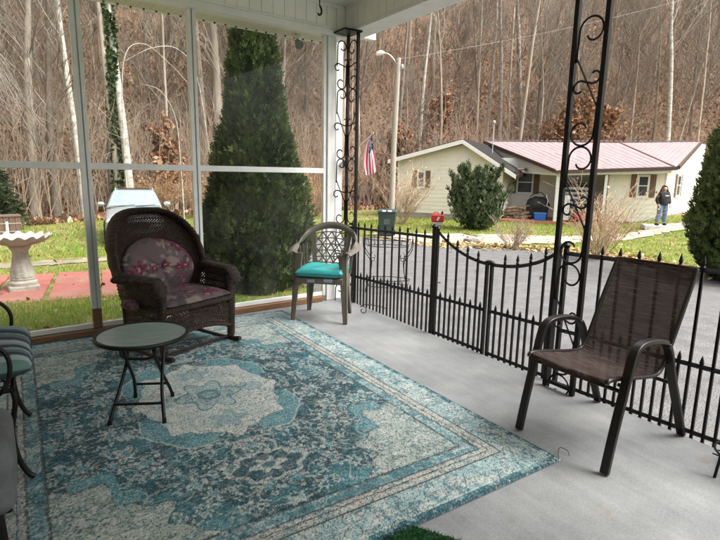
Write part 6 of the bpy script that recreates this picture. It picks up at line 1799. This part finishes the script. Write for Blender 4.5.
# ================================================================== bare trees on the hillside
M_trunkm = mat('forest_bark', (.27, .215, .165), .95, (.46, .395, .32), 1.3, 7, bump=.8, bscale=14, stretch=(2.5, 2.5, .5), rand=.42)
M_twig = mat('forest_twigs', (.185, .15, .118), .95, (.31, .265, .215), .25, 3, rand=.30)
M_pale = mat('pale_birch_bark', (.50, .465, .41), .85, (.19, .17, .145), 2.4, 8, bump=.6, bscale=16, stretch=(1.2, 1.2, 3), lo=.42, hi=.70)
def tree_arrays(seed, H, r0, first=.30, n1=26, lean=.03, spread=1.0, dens=1.0):
    g = random.Random(seed); T, B = [], []       # segments (p, q, r, r')
    n = 9; pts = []; p = Vector((0, 0, -.4)); d = Vector((g.gauss(0, lean), g.gauss(0, lean), 1)).normalized()
    for i in range(n + 1):
        pts.append(p.copy()); d = (d + Vector((g.gauss(0, .03), g.gauss(0, .03), 0))).normalized(); p = p + d * H / n
    rad = [r0 * (1.25 if i == 0 else 1) * (1 - .9 * (i / n) ** 1.15) + .01 for i in range(n + 1)]
    def at(f): i = min(int(f * n), n - 1); return pts[i].lerp(pts[i + 1], f * n - i), rad[i] + (rad[i + 1] - rad[i]) * (f * n - i)
    def grow(p, d, ln, r, depth, segs):
        for i in range(segs):
            d2 = (d + Vector((g.gauss(0, .13), g.gauss(0, .13), .10))).normalized(); q = p + d2 * ln / segs
            B.append((p, q, r * (1 - i / segs * .6), r * (1 - (i + 1) / segs * .6))); p, d = q, d2
            if depth > 0:
                for _ in range(2 if g.random() < dens else 1):
                    sd = (d + Vector((g.gauss(0, .55), g.gauss(0, .55), g.uniform(-.1, .45)))).normalized()
                    grow(p, sd, ln * g.uniform(.30, .55), r * .48, depth - 1, 3 if depth > 1 else 2)
    for k in range(n1):
        f = first + (1 - first) * (k + g.random()) / n1; p, r = at(min(f, .99)); a = g.uniform(0, 6.28)
        up = .70 + 1.1 * f; d = Vector((math.cos(a), math.sin(a), up)).normalized()
        grow(p, d, H * (.10 + .20 * (1 - f) * spread + .05), min(r * .30, .034), 2, 4)
    return pts, rad, B
def build_tree(name, label, loc, seed, H, r0, group=None, bark=None, twigm=None, **kw):
    t = thing(name, label, 'tree', loc, 0, group)
    pts, rad, B = tree_arrays(seed, H, r0, **kw)
    m = MB(); m.tube(pts, rad, 9); m.build('trunk', bark or M_trunkm, t, smooth=60)
    V, Q = sticks([tuple(b[0]) for b in B], [tuple(b[1]) for b in B], np.maximum([b[2] for b in B], .009), np.maximum([b[3] for b in B], .007))
    np_obj('crown', V, Q, twigm or M_twig, t)
    return t
KINDS = [  # label, height, trunk radius, options
    ('slender grey bare tree rising from the leafy hillside', 17, .105, dict(first=.38, n1=24)),
    ('straight pale bare tree with high thin crown in the woods', 20, .135, dict(first=.50, n1=20)),
    ('grey bare tree with wide twiggy crown on the hillside', 15, .11, dict(first=.25, n1=28, spread=1.3)),
    ('thin leaning bare tree among the hillside trees', 14, .075, dict(first=.30, n1=22, lean=.10)),
    ('dark thick bare tree standing in the hillside woods', 19, .17, dict(first=.34, n1=26, spread=1.2)),
    ('small bushy bare sapling tree on the hillside', 8, .055, dict(first=.12, n1=24, spread=1.4)),
]
protos = []
g = random.Random(99)
cnt = 0
used = []
def place_polar(th, d): a = R(th); return d * math.sin(a), d * math.cos(a)
spots = []
tries = 0
while len(spots) < 285 and tries < 20000:
    tries += 1
    th = g.uniform(-8, 79); r0 = 22.5 + min(max(th, -40), 75) * .24 + (max(0, th - 38) * .25)
    dd = r0 + 1.2 + 62 * g.random() ** 1.25
    x, y = place_polar(th, dd)
    if any((x - a) ** 2 + (y - b_) ** 2 < (1.5 + dd * .012) ** 2 for a, b_, *_ in spots): continue
    spots.append((x, y, dd, th))
for i, (x, y, dd, th) in enumerate(spots):
    k = g.choices(range(6), [5, 5, 4, 4, 2.2, 4])[0] if i >= 12 else i % 6
    if i >= 12 and dd > 60 and k == 5: k = 0
    loc = (x, y, gz(x, y)); rz = g.uniform(0, 6.28); s = g.uniform(.82, 1.22)
    var = (k, 0 if i < 6 else (1 if i < 12 else g.randrange(2)))
    if i < 12:
        lab, H, r, kw = KINDS[k]
        t = build_tree('bare_tree', lab, loc, 200 + i, H, r, lab.replace(' on the hillside', '').replace(' in the woods', '') + 's in the woods', **kw)
        t.rotation_euler = (0, 0, rz); protos.append((var, t))
    else:
        src = [q for v, q in protos if v == var][0]
        dup(src, loc, rz, KINDS[k][0], s, src['group'])
# single trees one can tell apart
def at(px_dir, d): return px_dir[0] * d, px_dir[1] * d
def single(name, label, dx, dy, d, seed, H, r0, bark=None, rz=0.0, **kw):
    x, y = dx * d, dy * d
    t = build_tree(name, label, (x, y, gz(x, y)), seed, H, r0, None, bark, **kw); t.rotation_euler = (0, 0, rz); return t
bi = single('birch_tree', 'white barked birch with dark patches behind the left window bay', .1647, .9863, 24.2, 301, 19, .17, M_pale, first=.5, n1=18, lean=.005)
iv = single('ivy_tree', 'grey tree trunk wrapped in green ivy left of the white birch', .1458, .9893, 24.6, 302, 17, .16, first=.55, n1=16, lean=.005)
g2 = np.random.default_rng(12); K = 2600
zz = 9.5 * g2.random(K) ** .8 + .2; aa = g2.uniform(0, 2 * PI, K); dens = fbm(zz * .8 + 3, aa * .8 + 3, 14, 3)
kp = dens > .42; zz, aa = zz[kp], aa[kp]; K = len(zz); rr = .19 + .16 * g2.random(K) * np.clip(dens[kp] * 2 - .6, .2, 1)
P_ = np.stack([rr * np.cos(aa), rr * np.sin(aa), zz], 1); U = unit(g2, K) * g2.uniform(.04, .08, (K, 1)); W = np.cross(U, unit(g2, K))
V_, Q_ = cards(P_, U, W); np_obj('ivy', V_, Q_, M_arb, iv, np.repeat(np.array([[.035, .065, .018]]) * g2.uniform(.6, 1.6, (K, 1)), 4, 0))
single('bare_tree', 'pale straight trunk left of the ivy covered tree', .1300, .9915, 25.2, 303, 18, .15, M_trunkm, first=.5, n1=18, lean=.005)
lt_ = single('bare_tree', 'pale leaning tree just left of the left window mullion', .090, .9959, 23.5, 304, 17, .13, M_pale, first=.45, n1=18, lean=.0); lt_.rotation_euler = (0, R(-3.5), 0)
single('bare_tree', 'broad pale trunk rising left of the tall dark evergreen', .3109, .9504, 28.5, 305, 21, .30, M_trunkm, first=.5, n1=18, lean=.01)
single('bare_tree', 'twin pale trunk between the second mullion and the broad pale trunk', .2874, .9578, 30, 306, 20, .19, M_trunkm, first=.5, n1=18, lean=.01)
pr_ = single('bare_tree', 'white barked leaning tree above the ribbed roof at the right', .8905, .4555, 42, 307, 22, .19, M_pale, first=.45, n1=22, lean=.0); pr_.rotation_euler = (R(-4), R(3), 0)
single('bare_tree', 'dark forked tree at the lawn edge behind the birdbath', .0500, .9988, 23.6, 308, 11, .17, mat('dark_bark', (.105, .080, .062), .95, (.17, .135, .105), 4, bump=.6), first=.14, n1=22, lean=.02, spread=1.3)
single('bare_tree', 'brown trunk at the lawn edge between wooden box and forked tree', .0187, .9998, 23.8, 309, 15, .19, first=.4, n1=20, lean=.01)
single('bare_tree', 'pale slim tree above the vent mast of the cream house', .7379, .6749, 43, 310, 22, .16, M_pale, first=.5, n1=18, lean=.01)
single('bare_tree', 'pale slim tree just left of the vent mast above the house gable', .7213, .6926, 44, 311, 21, .14, M_pale, first=.5, n1=18, lean=.02)
single('bare_tree', 'pale slim tree right of the utility pole lamp', .6319, .775, 37, 312, 20, .14, M_pale, first=.5, n1=18, lean=.02)
single('bare_tree', 'pale double topped tree left of the near scroll post', .7603, .6495, 47, 313, 23, .20, M_pale, first=.35, n1=24, lean=.03)
def beech(label, dx, dy, d, seed, H):
    t = single('beech_sapling', label, dx, dy, d, seed, H, .05, first=.10, n1=24, spread=1.5)
    rg = np.random.default_rng(seed); ch = [c for c in t.children if c.name.startswith('crown')][0]
    co = np.zeros(len(ch.data.vertices) * 3, np.float32); ch.data.vertices.foreach_get('co', co); co = co.reshape(-1, 3)
    K = 2600; p = co[rg.integers(0, len(co), K)] + rg.normal(0, .05, (K, 3)); U = unit(rg, K) * rg.uniform(.06, .11, (K, 1)); W = np.cross(U, unit(rg, K)) * .8
    V, Q = cards(p, U, W); c = np.array([(.36, .19, .11), (.42, .26, .16), (.29, .14, .08)])[rg.integers(0, 3, K)] * rg.uniform(.75, 1.2, (K, 1)); np_obj('dry_leaves', V, Q, M_leaf, t, np.repeat(c, 4, 0))
for i, (dx, dy, d, H, lab) in enumerate([(.800, .600, 40, 6.5, 'orange leaved young beech left of the near scroll post above the roof'), (.822, .569, 41, 7.5, 'orange leaved young beech behind the near scroll post'), (.846, .533, 42, 6, 'orange leaved young beech right of the near scroll post'), (.60, .80, 33, 4.5, 'orange leaved young beech left of the utility pole'), (.66, .752, 38, 5, 'orange leaved young beech above the left end of the house roof'), (.21, .978, 26.5, 4, 'orange leaved young beech right of the white birch')]):
    beech(lab, dx, dy, d, 400 + i, H)
# green patch by the utility pole
t = thing('rhododendron', 'yellow green evergreen shrub on the slope beside the utility pole', 'shrub', (.632 * 31, .775 * 31, gz(.632 * 31, .775 * 31)))
rg = np.random.default_rng(5); K = 2200; p = unit(rg, K) * np.array([1.6, 1.6, 1.1]) * rg.random((K, 1)) ** .4 + np.array([0, 0, 1.3]); U = unit(rg, K) * .10; W = np.cross(U, unit(rg, K)) * .6
V, Q = cards(p, U, W); np_obj('foliage', V, Q, M_arb, t, np.repeat(np.array([[.13, .15, .045]]) * rg.uniform(.5, 1.5, (K, 1)), 4, 0))
m = MB()
for k in range(9): m.tube([(0, 0, -.1), (.5 * math.cos(k * .7), .5 * math.sin(k * .7), .9), (1.1 * math.cos(k * .7), 1.1 * math.sin(k * .7), 1.7)], [.03, .02, .01], 5)
m.build('stems', M_bark, t)
# bent pale saplings in front of the birch
t = thing('bent_sapling', 'pale arching bare saplings bowing over right of the white birch', 'sapling', (4.55, 19.7, gz(4.55, 19.7)))
m = MB()
for pts in ([(1.9, .6, 0), (1.6, .4, 3.0), (1.2, .2, 5.4), (.55, .1, 6.2), (-.35, 0, 6.1), (-1.35, .1, 5.5)], [(-1.35, .2, 0), (-1.4, .1, 3), (-1.25, 0, 5.6), (-.6, 0, 6.2), (.3, 0, 5.6), (1.0, 0, 4.9)], [(.5, 0, 0), (.45, 0, 2.2), (.35, 0, 3.8), (-.1, 0, 4.7), (-.75, 0, 4.9)]):
    q = catmull(pts, 8); m.tube(q, [.024 - .017 * i / len(q) for i in range(len(q))], 6)
m.build('trunk', M_pale, t, smooth=60)
# understorey thicket: nobody could count it
rg = np.random.default_rng(21); K = 12000
th_ = np.radians(rg.uniform(-9, 80, K)); ex = np.clip(np.degrees(th_), -40, 75) * .24 + np.where(np.degrees(th_) > 38, (np.degrees(th_) - 38) * .25, 0)
d_ = 22.8 + ex + 60 * rg.random(K) ** 1.5; x, y = d_ * np.sin(th_), d_ * np.cos(th_)
base = np.stack([x, y, ground_z(x, y) - .05], 1); h = rg.uniform(.8, 4.2, K) * (1 + .012 * d_)
lean = rg.normal(0, .22, (K, 2)); tip = base + np.stack([lean[:, 0] * h, lean[:, 1] * h, h], 1)
P0, P1, A0, A1 = [base], [tip], [.016 + .004 * rg.random(K)], [np.full(K, .007)]
for r_ in range(5):
    f = rg.uniform(.3, .95, (K, 1)); s = base * (1 - f) + tip * f; dv = rg.normal(0, .5, (K, 3)); dv[:, 2] = np.abs(dv[:, 2]) + .35; e = s + dv * h[:, None] * rg.uniform(.12, .34, (K, 1))
    P0.append(s); P1.append(e); A0.append(np.full(K, .010)); A1.append(np.full(K, .006))
V, Q = sticks(np.concatenate(P0), np.concatenate(P1), np.concatenate(A0), np.concatenate(A1))
o = np_obj('undergrowth', V, Q, mat('undergrowth_twigs', (.22, .15, .105), .95, (.37, .285, .215), .35, 4)); struct(o, 'stuff', 'grey brown bare undergrowth covering the wooded hillside', 'undergrowth')
# ================================================================== camera, light
cam = bpy.data.cameras.new('camera'); co_ = bpy.data.objects.new('camera', cam); COL.objects.link(co_)
f_, pi_c, ro_, ya_ = 519.17, 0.184195, 0.018404, 0.578569
Fv = Vector((math.sin(ya_) * math.cos(pi_c), math.cos(ya_) * math.cos(pi_c), -math.sin(pi_c)))
Rv = Vector((math.cos(ya_), -math.sin(ya_), 0)); Uv = Rv.cross(Fv)
rv = Rv * math.cos(ro_) + Uv * math.sin(ro_); uv_ = -Rv * math.sin(ro_) + Uv * math.cos(ro_)
Mx = Matrix((rv, uv_, -Fv)).transposed().to_4x4(); Mx.translation = Vector((0, 0, 1.5)); co_.matrix_world = Mx
cam.sensor_width = 36; cam.lens = 36 * f_ / 720; cam.clip_start = .05; cam.clip_end = 600
SC.camera = co_
w = bpy.data.worlds.new('World'); SC.world = w; w.use_nodes = True
nt = w.node_tree; bg = nt.nodes['Background']
sky = nt.nodes.new('ShaderNodeTexSky'); sky.sky_type = 'NISHITA'; sky.sun_disc = False
SUN_EL, SUN_AZ = R(56), R(138)             # azimuth from +Y towards +X
sky.sun_elevation = SUN_EL; sky.sun_rotation = SUN_AZ; sky.air_density = 1.0; sky.dust_density = 7.0; sky.ozone_density = 1.0
hs = nt.nodes.new('ShaderNodeHueSaturation'); hs.inputs['Saturation'].default_value = .28      # overcast: the blue is greyed
nt.links.new(sky.outputs[0], hs.inputs['Color']); nt.links.new(hs.outputs[0], bg.inputs['Color'])
bg.inputs['Strength'].default_value = .15
sl_ = bpy.data.lights.new('sun', 'SUN'); so = bpy.data.objects.new('sun', sl_); COL.objects.link(so)
sl_.energy = 1.0; sl_.angle = R(42); sl_.color = (1.0, .97, .92)
sd = Vector((math.sin(SUN_AZ) * math.cos(SUN_EL), math.cos(SUN_AZ) * math.cos(SUN_EL), math.sin(SUN_EL)))
so.rotation_euler = sd.to_track_quat('Z', 'Y').to_euler()
vs = SC.view_settings; vs.view_transform = 'Standard'; vs.look = 'None'; vs.gamma = 1; vs.use_curve_mapping = False; vs.exposure = 1.68
SC.display_settings.display_device = 'sRGB'
SC.render.engine = 'CYCLES'; SC.cycles.max_bounces = 8; SC.cycles.transparent_max_bounces = 24; SC.cycles.diffuse_bounces = 4
SC.cycles.use_denoising = True; SC.cycles.denoiser = 'OPENIMAGEDENOISE'; SC.cycles.denoising_input_passes = 'RGB_ALBEDO_NORMAL'; SC.cycles.denoising_prefilter = 'NONE'
